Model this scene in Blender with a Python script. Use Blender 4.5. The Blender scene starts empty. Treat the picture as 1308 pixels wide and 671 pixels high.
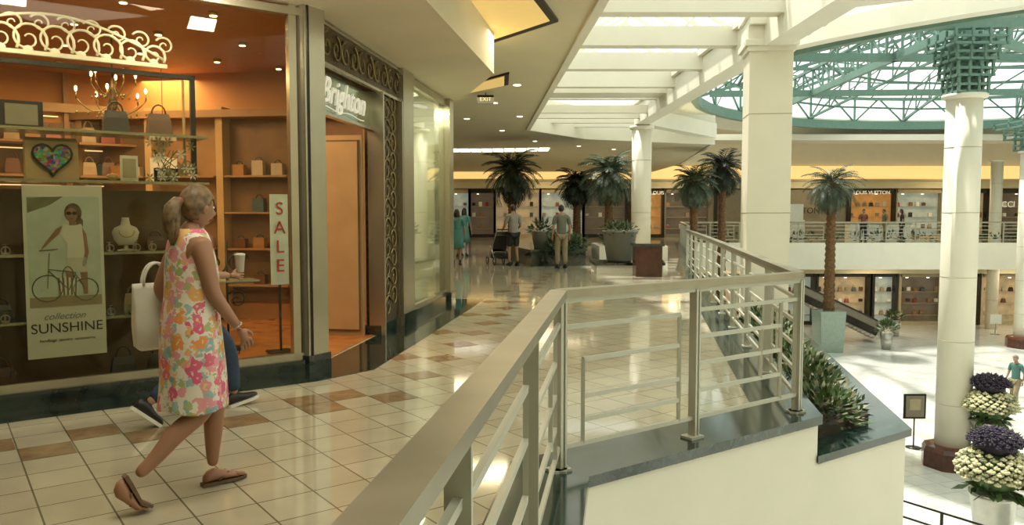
import bpy, math, random
from mathutils import Matrix, Vector
random.seed(7)
S=bpy.context.scene
C=S.collection
rnd=random.random
def ru(a,b): return a+(b-a)*rnd()
# ---------------------------------------------------------------- materials
def mat(name,col,rough=0.5,metal=0.0,emit=0.0,ecol=None,noise=0.0,nscale=8.0,col2=None,spec=0.5,bump=0.0):
    m=bpy.data.materials.new(name); m.use_nodes=True
    nt=m.node_tree; b=nt.nodes['Principled BSDF']
    b.inputs['Base Color'].default_value=(*col,1)
    b.inputs['Roughness'].default_value=rough
    b.inputs['Metallic'].default_value=metal
    b.inputs['Specular IOR Level'].default_value=spec
    if emit>0:
        b.inputs['Emission Color'].default_value=(*(ecol or col),1)
        b.inputs['Emission Strength'].default_value=emit
    if noise>0 or col2 or bump>0:
        tc=nt.nodes.new('ShaderNodeTexCoord')
        n=nt.nodes.new('ShaderNodeTexNoise'); n.inputs['Scale'].default_value=nscale; n.inputs['Detail'].default_value=5
        nt.links.new(tc.outputs['Object'],n.inputs['Vector'])
        if noise>0 or col2:
            r=nt.nodes.new('ShaderNodeValToRGB')
            c2=col2 or tuple(max(0,c*(1-noise)) for c in col)
            r.color_ramp.elements[0].position=.35; r.color_ramp.elements[1].position=.65
            r.color_ramp.elements[0].color=(*c2,1); r.color_ramp.elements[1].color=(*col,1)
            nt.links.new(n.outputs['Fac'],r.inputs['Fac']); nt.links.new(r.outputs['Color'],b.inputs['Base Color'])
        if bump>0:
            bp=nt.nodes.new('ShaderNodeBump'); bp.inputs['Strength'].default_value=bump; bp.inputs['Distance'].default_value=.02
            nt.links.new(n.outputs['Fac'],bp.inputs['Height']); nt.links.new(bp.outputs['Normal'],b.inputs['Normal'])
    return m
def glassmat(name,tint,refl=0.12,rough=0.02,const=None):
    m=bpy.data.materials.new(name); m.use_nodes=True; nt=m.node_tree; nt.nodes.clear()
    o=nt.nodes.new('ShaderNodeOutputMaterial'); mx=nt.nodes.new('ShaderNodeMixShader')
    t=nt.nodes.new('ShaderNodeBsdfTransparent'); g=nt.nodes.new('ShaderNodeBsdfGlossy')
    t.inputs['Color'].default_value=(*tint,1); g.inputs['Roughness'].default_value=rough
    if const is None:
        lw=nt.nodes.new('ShaderNodeLayerWeight'); lw.inputs['Blend'].default_value=refl
        nt.links.new(lw.outputs['Fresnel'],mx.inputs['Fac'])
    else: mx.inputs['Fac'].default_value=const
    nt.links.new(t.outputs[0],mx.inputs[1]); nt.links.new(g.outputs[0],mx.inputs[2]); nt.links.new(mx.outputs[0],o.inputs['Surface'])
    return m
def tilemat(name,base,base2,grout,ang,size,org,rough=.2):
    m=bpy.data.materials.new(name); m.use_nodes=True; nt=m.node_tree; b=nt.nodes['Principled BSDF']
    tc=nt.nodes.new('ShaderNodeTexCoord'); mp=nt.nodes.new('ShaderNodeMapping'); mp.vector_type='TEXTURE'
    mp.inputs['Location'].default_value=(org[0],org[1],0); mp.inputs['Rotation'].default_value=(0,0,ang)
    nt.links.new(tc.outputs['Object'],mp.inputs['Vector'])
    br=nt.nodes.new('ShaderNodeTexBrick'); br.offset=0; br.squash=1
    br.inputs['Scale'].default_value=1; br.inputs['Brick Width'].default_value=size; br.inputs['Row Height'].default_value=size
    br.inputs['Mortar Size'].default_value=size*.016; br.inputs['Mortar Smooth'].default_value=.1
    br.inputs['Color1'].default_value=(*base,1); br.inputs['Color2'].default_value=(*base2,1); br.inputs['Mortar'].default_value=(*grout,1)
    nt.links.new(mp.outputs[0],br.inputs['Vector'])
    n=nt.nodes.new('ShaderNodeTexNoise'); n.inputs['Scale'].default_value=3; n.inputs['Detail'].default_value=6
    nt.links.new(tc.outputs['Object'],n.inputs['Vector'])
    mx=nt.nodes.new('ShaderNodeMix'); mx.data_type='RGBA'; mx.blend_type='MULTIPLY'; mx.inputs[0].default_value=.3
    nt.links.new(br.outputs['Color'],mx.inputs[6]); nt.links.new(n.outputs['Fac'],mx.inputs[7])
    nt.links.new(mx.outputs[2],b.inputs['Base Color'])
    b.inputs['Roughness'].default_value=rough; b.inputs['Specular IOR Level'].default_value=.75
    return m
def marblemat(name,c1,c2,scale=2.5,rough=.12):
    m=mat(name,c1,rough,0,0,None,0.01,scale,c2,spec=.8); 
    for n in m.node_tree.nodes:
        if n.type=='TEX_NOISE': n.inputs['Distortion'].default_value=2.5; n.inputs['Detail'].default_value=10
    return m
ANG=math.radians(36.5)
TS=.305
M={}
M['tile']=tilemat('cream_floor_tile',(.61,.56,.41),(.55,.50,.36),(.19,.17,.11),ANG,TS,(-1.95-.15*math.cos(ANG)+.15*math.sin(ANG),5.58-.15*math.sin(ANG)-.15*math.cos(ANG)),.07)
M['tilelow']=tilemat('pale_lower_tile',(.80,.80,.74),(.75,.76,.70),(.5,.5,.44),0.3,.6,(0,0),.12)
M['accent']=mat('brown_accent_tile',(.33,.22,.12),.1,col2=(.24,.155,.085),nscale=9)
M['marble']=marblemat('dark_green_marble',(.010,.018,.014),(.032,.045,.035),2.5,.05)
M['marbleb']=marblemat('green_marble_ledge',(.007,.018,.014),(.028,.058,.046),6,.12)
M['white']=mat('warm_white_plaster',(.82,.79,.67),.6,noise=.04,nscale=2)
M['column']=mat('cream_column_paint',(.78,.74,.60),.5,noise=.04,nscale=2)
M['beige']=mat('beige_plaster',(.68,.61,.42),.7,noise=.05,nscale=1.5)
M['ceil']=mat('ceiling_plaster',(.68,.62,.43),.7,noise=.05,nscale=1.2)
M['tan']=mat('tan_wall',(.45,.38,.24),.6,noise=.1)
M['taupe']=mat('taupe_wall',(.24,.21,.15),.5,noise=.1)
M['metal']=mat('champagne_metal',(.50,.46,.34),.25,.8,noise=.12,nscale=3)
M['railtop']=mat('brushed_rail_metal',(.36,.33,.25),.36,.75,noise=.15,nscale=6)
M['rail']=mat('painted_rail',(.50,.50,.41),.4,.2,noise=.05)
M['dark']=mat('dark_bronze',(.03,.025,.018),.35,.5,noise=.2)
M['bronze']=mat('ornate_bronze',(.14,.10,.05),.35,.7,noise=.5,nscale=25,bump=.5)
M['brass']=mat('antique_brass',(.34,.27,.13),.35,.7,noise=.3,nscale=20)
M['black']=mat('black_paint',(.015,.013,.012),.4,noise=.1)
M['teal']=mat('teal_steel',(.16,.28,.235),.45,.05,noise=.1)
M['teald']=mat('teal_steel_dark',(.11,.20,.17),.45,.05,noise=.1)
M['gold']=mat('gold_cove',(.75,.55,.2),.6,emit=.45,ecol=(1,.66,.22),noise=.05)
M['goldp']=mat('gold_ornament',(.6,.42,.16),.35,.6,noise=.2)
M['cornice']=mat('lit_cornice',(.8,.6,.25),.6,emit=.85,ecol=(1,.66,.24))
M['lamp']=mat('lamp_glow',(1,.9,.7),.5,emit=12,ecol=(1,.78,.45))
M['lampw']=mat('lamp_soft',(1,.95,.85),.5,emit=3,ecol=(1,.9,.7))
M['strip']=mat('shelf_strip_light',(1,.8,.5),.5,emit=1.3,ecol=(1,.7,.35))
M['skyw']=mat('skylight_diffuser',(1,1,.95),.5,emit=1.6,ecol=(1,1,.9))
M['orange']=mat('orange_wall',(.47,.23,.08),.6,noise=.15,nscale=1.5)
M['orangec']=mat('orange_ceiling',(.44,.21,.075),.6,noise=.1)
M['wood']=mat('orange_wood',(.44,.185,.055),.25,noise=.25,nscale=5)
M['woodl']=mat('light_wood_panel',(.46,.32,.16),.45,noise=.12,nscale=3)
M['woodm']=mat('mid_wood',(.34,.20,.09),.45,noise=.2,nscale=3)
M['woodd']=mat('walnut_wood',(.19,.11,.05),.4,noise=.3,nscale=4)
M['glass']=glassmat('shop_glass',(.88,.88,.79),.22)
M['glassr']=glassmat('reflective_glass',(.86,.92,.82),.5,.03,.42)
M['mirror']=mat('mirror_glass',(.42,.48,.36),.12,.9,noise=.1,nscale=2)
M['glassg']=mat('green_glass',(.30,.38,.32),.1,0,noise=.1)
M['leaf']=mat('leaf_green',(.07,.13,.03),.5,noise=.5,nscale=9)
M['leafy']=mat('leaf_pale',(.28,.29,.15),.5,noise=.4,nscale=9)
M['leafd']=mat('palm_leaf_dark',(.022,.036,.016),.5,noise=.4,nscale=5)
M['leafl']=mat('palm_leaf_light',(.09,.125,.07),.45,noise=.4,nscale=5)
M['trunk']=mat('palm_trunk',(.20,.10,.035),.8,noise=.6,nscale=14,bump=.6)
M['pot']=mat('green_grey_pot',(.22,.22,.17),.4,noise=.1)
M['silver']=mat('silver_pot',(.50,.49,.43),.3,.7,noise=.1)
M['cream_fl']=mat('cream_flower',(.68,.64,.40),.6,noise=.2,nscale=20)
M['purple']=mat('purple_flower',(.045,.03,.06),.6,noise=.5,nscale=20)
M['soil']=mat('soil',(.05,.035,.02),.9,noise=.4)
M['paper']=mat('poster_paper',(.88,.88,.80),.5,noise=.03)
M['papert']=mat('poster_teal',(.70,.81,.75),.5,noise=.12)
M['text']=mat('dark_text',(.05,.045,.05),.5)
M['redt']=mat('red_text',(.5,.03,.02),.5)
M['wtext']=mat('white_letters',(.9,.88,.75),.5,emit=.3,ecol=(1,.95,.8))
M['cloth_w']=mat('white_cloth',(.76,.74,.64),.7,noise=.08)
M['skin']=mat('tanned_skin',(.36,.18,.105),.5,noise=.08,nscale=6)
M['skin2']=mat('skin_tone',(.42,.24,.15),.5,noise=.08,nscale=6)
M['hair']=mat('blonde_brown_hair',(.23,.145,.065),.5,col2=(.09,.055,.025),nscale=30)
M['haird']=mat('dark_hair',(.04,.028,.018),.5,noise=.3,nscale=30)
M['hairg']=mat('grey_hair',(.3,.28,.24),.5,noise=.3,nscale=30)
M['denim']=mat('denim',(.03,.055,.105),.7,noise=.3,nscale=20)
M['eye']=mat('eye_white',(.8,.8,.75),.2)
M['iris']=mat('iris_dark',(.03,.02,.01),.1)
M['lips']=mat('lips',(.35,.09,.07),.4)
M['tan_sole']=mat('sandal_tan',(.16,.09,.05),.6,noise=.2)
M['brick']=mat('red_brown_marble',(.10,.035,.02),.2,noise=.4,nscale=6)
def floral():
    m=bpy.data.materials.new('floral_dress_print'); m.use_nodes=True; nt=m.node_tree; b=nt.nodes['Principled BSDF']
    tc=nt.nodes.new('ShaderNodeTexCoord'); n=nt.nodes.new('ShaderNodeTexNoise'); n.inputs['Scale'].default_value=30; n.inputs['Detail'].default_value=2
    nt.links.new(tc.outputs['Object'],n.inputs['Vector'])
    mx=nt.nodes.new('ShaderNodeMix'); mx.data_type='RGBA'; mx.inputs[0].default_value=.07
    nt.links.new(tc.outputs['Object'],mx.inputs[6]); nt.links.new(n.outputs['Color'],mx.inputs[7])
    def layer(scale,cols,th,src,off):
        mp=nt.nodes.new('ShaderNodeMapping'); mp.inputs['Location'].default_value=off; nt.links.new(mx.outputs[2],mp.inputs['Vector'])
        v=nt.nodes.new('ShaderNodeTexVoronoi'); v.inputs['Scale'].default_value=scale; nt.links.new(mp.outputs[0],v.inputs['Vector'])
        sp=nt.nodes.new('ShaderNodeSeparateColor'); nt.links.new(v.outputs['Color'],sp.inputs[0])
        r=nt.nodes.new('ShaderNodeValToRGB'); r.color_ramp.interpolation='CONSTANT'; e=r.color_ramp.elements
        e[0].color=(*cols[0],1); e[1].position=1/len(cols); e[1].color=(*cols[1],1)
        for i,c in enumerate(cols[2:]): e.new((i+2)/len(cols)).color=(*c,1)
        nt.links.new(sp.outputs[0],r.inputs['Fac'])
        lt=nt.nodes.new('ShaderNodeMath'); lt.operation='LESS_THAN'; lt.inputs[1].default_value=th; nt.links.new(v.outputs['Distance'],lt.inputs[0])
        m2=nt.nodes.new('ShaderNodeMix'); m2.data_type='RGBA'
        if src is None: m2.inputs[6].default_value=(.80,.74,.65,1)
        else: nt.links.new(src,m2.inputs[6])
        nt.links.new(lt.outputs[0],m2.inputs[0]); nt.links.new(r.outputs['Color'],m2.inputs[7]); return m2.outputs[2]
    s=layer(24,[(.80,.36,.36),(.34,.52,.52),(.82,.45,.18),(.42,.48,.20)],.50,None,(0,0,0))
    s=layer(14,[(.76,.16,.26),(.82,.32,.10),(.80,.34,.40),(.26,.46,.50),(.80,.46,.15),(.74,.13,.25)],.44,s,(.3,.1,.2))
    s=layer(14,[(.82,.62,.22),(.80,.55,.50)],.14,s,(.3,.1,.2))
    nt.links.new(s,b.inputs['Base Color']); b.inputs['Roughness'].default_value=.75
    return m
M['floral']=floral()
def multi():
    m=bpy.data.materials.new('multicolour_mosaic'); m.use_nodes=True; nt=m.node_tree; b=nt.nodes['Principled BSDF']
    tc=nt.nodes.new('ShaderNodeTexCoord'); v=nt.nodes.new('ShaderNodeTexVoronoi'); v.inputs['Scale'].default_value=45
    h=nt.nodes.new('ShaderNodeHueSaturation'); h.inputs['Saturation'].default_value=1.7; h.inputs['Value'].default_value=.4
    nt.links.new(tc.outputs['Object'],v.inputs['Vector']); nt.links.new(v.outputs['Color'],h.inputs['Color']); nt.links.new(h.outputs[0],b.inputs['Base Color'])
    return m
M['multi']=multi()
# ---------------------------------------------------------------- mesh builder
class MB:
    def __init__(s,M0=None): s.V=[];s.F=[];s.I=[];s.Sm=[];s.mats=[];s.M=M0 or Matrix()
    def mi(s,m):
        m=M[m] if isinstance(m,str) else m
        if m not in s.mats: s.mats.append(m)
        return s.mats.index(m)
    def add(s,vs,fs,m,sm=False):
        o=len(s.V); s.V+= [s.M@Vector(v) for v in vs]; k=s.mi(m)
        for f in fs: s.F.append([i+o for i in f]); s.I.append(k); s.Sm.append(sm)
    def box(s,c,d,m,rz=0,R=None):
        R=R or Matrix.Rotation(rz,3,'Z'); c=Vector(c)
        vs=[c+R@Vector((x*d[0]/2,y*d[1]/2,z*d[2]/2)) for x in(-1,1) for y in(-1,1) for z in(-1,1)]
        s.add(vs,[(0,1,3,2),(4,6,7,5),(0,4,5,1),(2,3,7,6),(0,2,6,4),(1,5,7,3)],m)
    def beam(s,p,q,w,h,m):
        p=Vector(p);q=Vector(q);d=q-p;L=d.length
        if L<1e-6:return
        x=d/L; up=Vector((0,0,1)) if abs(x.z)<.99 else Vector((0,1,0))
        y=up.cross(x).normalized(); z=x.cross(y)
        s.box((p+q)/2,(L,w,h),m,R=Matrix((x,y,z)).transposed())
    def loft(s,rings,m,sm=True,caps=True,closed=True):
        n=len(rings[0]); vs=[v for r in rings for v in r]; fs=[]
        for i in range(len(rings)-1):
            for j in range(n if closed else n-1):
                k=(j+1)%n; fs.append((i*n+j,i*n+k,(i+1)*n+k,(i+1)*n+j))
        if caps: fs.append(tuple(reversed(range(n)))); fs.append(tuple((len(rings)-1)*n+j for j in range(n)))
        s.add(vs,fs,m,sm)
    def tube(s,pts,rs,m,n=10,sm=True):
        pts=[Vector(p) for p in pts]
        if not hasattr(rs,'__len__'): rs=[rs]*len(pts)
        rings=[];ref=None
        for i,p in enumerate(pts):
            t=(pts[min(i+1,len(pts)-1)]-pts[max(i-1,0)]).normalized()
            if ref is None: ref=Vector((0,0,1)) if abs(t.z)<.9 else Vector((1,0,0))
            u=t.cross(ref)
            if u.length<1e-4: u=t.cross(Vector((.3,1,.2)))
            u.normalize(); w=t.cross(u); ref=u.cross(t)
            rings.append([p+(u*math.cos(a)+w*math.sin(a))*rs[i] for a in [2*math.pi*k/n for k in range(n)]])
        s.loft(rings,m,sm)
    def lathe(s,c,prof,m,n=24,sm=True):
        rings=[[(c[0]+r*math.cos(2*math.pi*k/n),c[1]+r*math.sin(2*math.pi*k/n),c[2]+z) for k in range(n)] for r,z in prof]
        s.loft(rings,m,sm)
    def sph(s,c,r,m,n=12,R=None,k=None):
        if not hasattr(r,'__len__'): r=(r,r,r)
        k=k or max(4,n//2); R=R or Matrix.Identity(3); c=Vector(c)
        rings=[]
        for i in range(k+1):
            ph=-math.pi/2+math.pi*i/k; cr=max(math.cos(ph),.01)
            rings.append([c+R@Vector((r[0]*cr*math.cos(2*math.pi*j/n),r[1]*cr*math.sin(2*math.pi*j/n),r[2]*math.sin(ph))) for j in range(n)])
        s.loft(rings,m)
    def prism(s,pts,z0,z1,m,mside=None):
        n=len(pts)
        vs=[(p[0],p[1],z0) for p in pts]+[(p[0],p[1],z1) for p in pts]
        s.add(vs,[tuple(range(n,2*n)),tuple(reversed(range(n)))],m)
        s.add(vs,[(i,(i+1)%n,n+(i+1)%n,n+i) for i in range(n)],mside or m)
    def fin(s,name,parent=None,bev=0):
        me=bpy.data.meshes.new(name); me.from_pydata([tuple(v) for v in s.V],[],s.F)
        for m in s.mats: me.materials.append(m)
        me.polygons.foreach_set('material_index',s.I); me.polygons.foreach_set('use_smooth',s.Sm); me.update()
        o=bpy.data.objects.new(name,me); C.objects.link(o)
        if parent: o.parent=parent
        if bev: 
            b=o.modifiers.new('bev','BEVEL'); b.width=bev; b.segments=2; b.limit_method='ANGLE'
        return o
def empty(name,mtx=None):
    e=bpy.data.objects.new(name,None); e.empty_display_size=.2; C.objects.link(e)
    if mtx is not None: e.matrix_world=mtx
    return e
def text(name,txt,mtx,size,m,parent=None,ext=.004,align='CENTER',shear=0):
    cu=bpy.data.curves.new(name,'FONT'); cu.body=txt; cu.size=size; cu.extrude=ext; cu.align_x=align; cu.align_y='CENTER'; cu.shear=shear
    o=bpy.data.objects.new(name,cu); C.objects.link(o); cu.materials.append(M[m]); 
    if parent: o.parent=parent
    o.matrix_world=mtx
    return o
def frame(o,ax):
    ax=Vector((ax[0],ax[1],0)).normalized(); ay=Vector((-ax.y,ax.x,0))
    return Matrix(((ax.x,ay.x,0,o[0]),(ax.y,ay.y,0,o[1]),(0,0,1,0),(0,0,0,1)))
def vtext(fr,x,y,z): return fr@Matrix.Translation((x,y,z))@Matrix.Rotation(math.pi/2,4,'X')
def offs(pts,d):
    out=[]
    for i,p in enumerate(pts):
        p=Vector(p); ns=[]
        if i>0: t=(p-Vector(pts[i-1])).normalized(); ns.append(Vector((t.y,-t.x)))
        if i<len(pts)-1: t=(Vector(pts[i+1])-p).normalized(); ns.append(Vector((t.y,-t.x)))
        if len(ns)==1: out.append(p+ns[0]*d)
        else:
            b=(ns[0]+ns[1]).normalized(); out.append(p+b*(d/b.dot(ns[0])))
    return [tuple(o) for o in out]
# ---------------------------------------------------------------- layout
a2=Vector((math.cos(ANG),math.sin(ANG))); b2=Vector((-a2.y,a2.x))
P1=Vector((-1.95,7.36)); D2=Vector((.139,.990))
F1=frame(P1,a2); F2=frame(P1,D2)
def w1(x,y): v=F1@Vector((x,y,0)); return (v.x,v.y)
def w2(x,y): v=F2@Vector((x,y,0)); return (v.x,v.y)
ZL=-4.9
RL=[(-1.48,-7.97),(.27,4.46),(2.13,5.80),(3.6,14.4),(4.6,20.5),(6.2,27.5),(8.5,39.5),(46,39.5)]
E=offs(RL,.15)
b=MB()
b.prism(E+[(46,54),(-18,54),(-18,-7.97)],-1.35,0,'tile','white'); b.fin('floor')
b=MB()
inn=offs(RL,-.30)
for i in range(len(RL)-2): b.prism([inn[i],E[i],E[i+1],inn[i+1]],-.05,.006,'marbleb')
eo=offs(RL,.18)
for i in range(len(RL)-2): b.prism([E[i],eo[i],eo[i+1],E[i+1]],-.06,.006,'marbleb')
b.fin('trim_1')
b=MB()
b.prism([w1(-7,-.50),w1(-.1,-.50),w2(.15,-.62),w2(6.3,-.62),w2(6.3,.0),w2(0,0),w1(-7,0)],.0,.005,'marble'); b.fin('trim_2')
b=MB(); G0=Vector((-1.95,5.58)); h=TS/2-.006
tiles=[(i,0) for i in range(-12,5,2)]+[(-5,1),(-3,1),(-9,-1),(2,1),(-12,-3)]
for k in range(0,16): tiles+=[(4+2*k,2*k)]+([(3+2*k,1+2*k)] if k%2==0 else [])
for i,j in set(tiles):
    c=G0+a2*(i*TS)+b2*(j*TS)
    b.prism([tuple(c+a2*x+b2*y) for x,y in((-h,-h),(h,-h),(h,h),(-h,h))],0,.0025,'accent')
b.fin('accent_floor_tiles')
b=MB(); b.prism([(-18,-8),(46,-8),(46,54),(-18,54)],ZL-.2,ZL,'tilelow'); b.fin('lower_floor')
b=MB()
wl=offs(RL,-1.6)
for i in range(len(RL)-3):
    p,q=wl[i],wl[i+1]; b.beam((p[0],p[1],(ZL-1.35)/2),(q[0],q[1],(ZL-1.35)/2),.2,-ZL-1.35,'tan')
    L=(Vector(q)-Vector(p)).length; n=max(1,int(L/3)); t=(Vector(q)-Vector(p))/n; r=Vector((t.y,-t.x)).normalized()
    for k in range(n):
        c=Vector(p)+t*(k+.5)+r*.12; b.beam((*(c-t*.38),ZL+1.3),(*(c+t*.38),ZL+1.3),.04,2.6,'dark')
b.fin('wall_lower_left')
E2=E[2]
b=MB()
b.prism([E2,(E2[0]+1.02,E2[1]+.72),(4.55,12.6),(3.45,12.6)],-1.55,-.36,'white')
b.prism([(E2[0],E2[1]-.02),(E2[0]+1.07,E2[1]+.72),(4.6,12.65),(3.45,12.65)],-.36,-.30,'marbleb')
b.prism([(2.45,6.15),(3.05,6.6),(4.2,12.4),(3.6,12.4)],-.30,-.22,'soil'); b.fin('planter_box')
def leafcloud(b,c,r,n,size,ms,up=.5):
    for i in range(n):
        th=ru(0,6.283); ph=math.asin(ru(-.2,1)); q=ru(.6,1)
        d=Vector((math.cos(th)*math.cos(ph),math.sin(th)*math.cos(ph),math.sin(ph)))
        p=Vector(c)+Vector((d.x*r[0],d.y*r[1],d.z*r[2]))*q
        t=(d+Vector((ru(-.6,.6),ru(-.6,.6),ru(-.2,up)))).normalized(); sd=t.cross(Vector((ru(-1,1),ru(-1,1),1))).normalized()
        s=size*ru(.6,1.3)
        b.add([p,p+t*s*.5+sd*s*.2,p+t*s,p+t*s*.5-sd*s*.2],[(0,1,2,3)],random.choice(ms))
b=MB()
for k in range(26):
    f=k/25; x=2.64+f*1.2; y=6.5+f*5.6
    leafcloud(b,(x+ru(-.06,.06),y,-.22),(.32,.32,.26+.1*rnd()),280,.085,['leaf','leafy','leafl'] if k%3 else ['leaf','leaf','leafy'])
b.fin('planter_shrubs')
# ---------------------------------------------------------------- railings
def railing(name,p,q,n,start=0):
    b=MB(); p=Vector(p);q=Vector(q);d=(q-p);L=d.length;t=d/L
    def pt(f,z): v=p+d*f; return (v.x,v.y,z)
    b.beam(pt(0,1.04),pt(1,1.04),.095,.045,'railtop')
    b.beam(pt(0,1.0),pt(1,1.0),.045,.035,'rail')
    rz=math.atan2(t.y,t.x)
    for i in range(n+1):
        v=pt(i/n,.5); b.box((v[0],v[1],.5),(.018,.062,1.0),'rail',rz)
        w=Vector((v[0],v[1]))+t*.035; b.box((w.x,w.y,.5),(.014,.05,1.0),'rail',rz)
        b.box((v[0],v[1],.014),(.12,.1,.016),'rail',rz)
    for i in range(n):
        A=i/n; W=1/n
        g=lambda x:A+W*x
        def hb(x0,x1,z): b.beam(pt(g(x0),z),pt(g(x1),z),.022,.026,'rail')
        def vb(x,z0,z1): b.beam(pt(g(x),z0),pt(g(x),z1),.022,.026,'rail')
        ty=(i+start)%2
        if ty==0:
            hb(0,.88,.84); hb(.16,.88,.64); hb(.16,.88,.42); hb(.16,.88,.28) ; hb(0,1,.14); vb(.16,.14,.64); vb(.88,.14,.84)
        else:
            for z in(.86,.68,.5,.32): hb(0,.82 if z<.8 else 1,z)
            hb(0,1,.14); vb(.82,.14,.86); vb(.62,.32,.68)
    return b.fin(name)
railing('balcony_railing',RL[0],RL[1],9,1)
railing('balcony_railing',RL[1],RL[2],2)
railing('balcony_railing',RL[2],RL[3],6,1)
railing('balcony_railing',RL[3],RL[4],4)
railing('balcony_railing',RL[4],RL[5],5)
railing('balcony_railing',RL[5],RL[6],8)
railing('balcony_railing',RL[6],(44,39.5),24)
# ---------------------------------------------------------------- shopfront
b=MB(F1)
b.box((-3.6,.0,.06),(7.2,.14,.12),'marble')
b.box((-3.6,0,.15),(7.2,.08,.07),'metal')
b.box((-3.6,0,3.34),(7.2,.10,.07),'metal')
b.box((-.10,0,1.75),(.07,.08,3.3),'metal')
b.box((-3.2,0,1.75),(.04,.08,3.2),'metal')
b.fin('window_frame')
b=MB(F1); b.box((-3.6,0,1.75),(7.0,.012,3.15),'glass'); b.fin('window_1')
b=MB()
b.M=F1@Matrix.Translation((.06,.06,0))@Matrix.Rotation(math.radians(23),4,'Z')
b.box((0,0,1.7),(.26,.24,3.4),'metal'); b.box((-.09,-.125,1.7),(.02,.012,3.4),'dark'); b.box((0,0,.08),(.29,.27,.16),'marble'); b.fin('pilaster')
b=MB(F2)
b.box((1.6,.06,3.17),(3.0,.16,.40),'bronze')
b.box((1.6,-.03,3.36),(3.0,.05,.03),'metal'); b.box((1.6,-.03,2.97),(3.0,.05,.03),'metal')
b.box((2.62,.06,1.48),(.80,.18,2.92),'bronze')
b.box((2.20,-.0,1.48),(.05,.2,2.95),'metal'); b.box((3.03,-.0,1.48),(.05,.2,2.95),'metal')
b.box((2.62,.06,.06),(.9,.22,.12),'marble')
def spiral(b,c,r,turns,m,rad=.012,y=-.05,s=1,ph=0,n=26):
    pts=[]
    for i in range(n):
        t=i/(n-1); a=ph+s*turns*2*math.pi*t; R=r*(1-.85*t)
        pts.append((c[0]+R*math.cos(a),y,c[1]+R*math.sin(a)))
    b.tube(pts,[rad*(1-.5*i/(n-1)) for i in range(n)],m,6)
for i in range(11):
    z=.32+i*.245; spiral(b,(2.50,z),.15,1.4,'brass',.012,-.04,1,.5); spiral(b,(2.76,z+.1),.14,1.4,'brass',.012,-.04,-1,2.6)
for i in range(11): spiral(b,(.28+i*.27,3.17),.14,1.4,'brass',.012,-.035,1 if i%2 else -1,1.5)
b.fin('ornate_door_frame')
b=MB(F2); b.box((1.15,.10,2.74),(2.1,.06,.42),'mirror'); b.box((1.15,.07,2.51),(2.1,.08,.03),'metal')
b.tube([(.45+1.4*i/12,.03,2.575+.012*math.sin(i)) for i in range(13)],.006,'wtext',6)
so=b.fin('shop_sign'); 
text('sign_letters','Brighton',F2@Matrix.Translation((1.20,.03,2.74))@Matrix.Rotation(math.pi/2,4,'X'),.38,'wtext',so,.012,shear=.4)
b=MB(F2); b.box((3.32,.03,1.7),(.50,.26,3.4),'metal'); b.box((3.32,.03,.08),(.54,.30,.16),'marble'); b.fin('pilaster')
b=MB(F2); b.box((6.0,.03,1.7),(.28,.26,3.4),'metal'); b.box((6.0,.03,.08),(.32,.30,.16),'marble'); b.fin('pilaster')
b=MB(F2); b.box((4.72,0,.06),(2.3,.14,.12),'marble'); b.box((4.72,0,.15),(2.3,.07,.06),'metal'); b.box((4.72,0,3.33),(2.3,.09,.1),'metal')
b.fin('window_frame')
b=MB(F2); b.box((4.72,.0,1.75),(2.28,.012,3.1),'glassr'); b.fin('window_2')
b=MB(); b.prism([w1(-9,.05),w1(0,.05),w2(3.45,.05),w2(3.45,9),w1(-9,9)],.0,.012,'wood'); b.fin('shop_floor')
b=MB(); b.prism([w1(-9,.05),w1(0,.05),w2(3.45,.05),w2(3.45,9),w1(-9,9)],3.45,3.6,'orangec'); b.fin('shop_ceiling')
b=MB(F1); b.box((-3.2,5.6,1.75),(13,.12,3.5),'orange')
for i in range(9): b.box((-7+i*1.15,5.5,1.75),(.06,.1,3.5),'woodm')
b.box((-3.2,5.5,2.95),(12,.2,.12),'woodl')
b.fin('wall_shop_back')
b=MB(F2); b.box((3.42,3.5,1.75),(.1,6.9,3.5),'orange'); b.fin('wall_shop_side')
b=MB(F1); b.box((-7.2,2.7,1.75),(.1,5.6,3.5),'orange'); b.fin('wall_shop_left')
b=MB(F2); b.box((4.75,.62,1.75),(2.6,.06,3.4),'white')  # pale backing, its colour stands in for the reflection in the glass
for i in range(5): b.box((3.8+i*.45,.57,1.4),(.36,.04,1.6),'papert' if i%2 else 'white')
b.fin('wall_reflection_backing')
b=MB(F2); b.box((6.1,4.5,1.75),(.2,8.6,3.5),'beige'); b.box((6.22,4.5,1.35),(.04,7.2,2.4),'dark'); b.box((6.22,4.5,2.75),(.06,7.4,.3),'woodl'); b.fin('wall_corner_shop')
b=MB(F2); b.box((2.10,.42,1.22),(.06,.56,2.42),'woodl'); b.box((2.06,.42,1.22),(.03,.50,2.3),'woodd'); b.box((2.05,.42,1.22),(.03,.47,2.26),'woodl'); b.fin('wood_panel_door')
b=MB(F1)
for x in(-6,-5,-4.1,-3.2,-2.4,-1.6,-.8,.1,.9):
    for y in(.9,2.1,3.3,4.6):
        b.lathe((x+.3*(y%1),y,3.42),[(.05,.03),(.05,0),(.035,-.002)],'goldp',10); b.lathe((x+.3*(y%1),y,3.415),[(.035,.0),(.03,-.004)],'lamp',10)
b.fin('recessed_spotlights')
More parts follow.
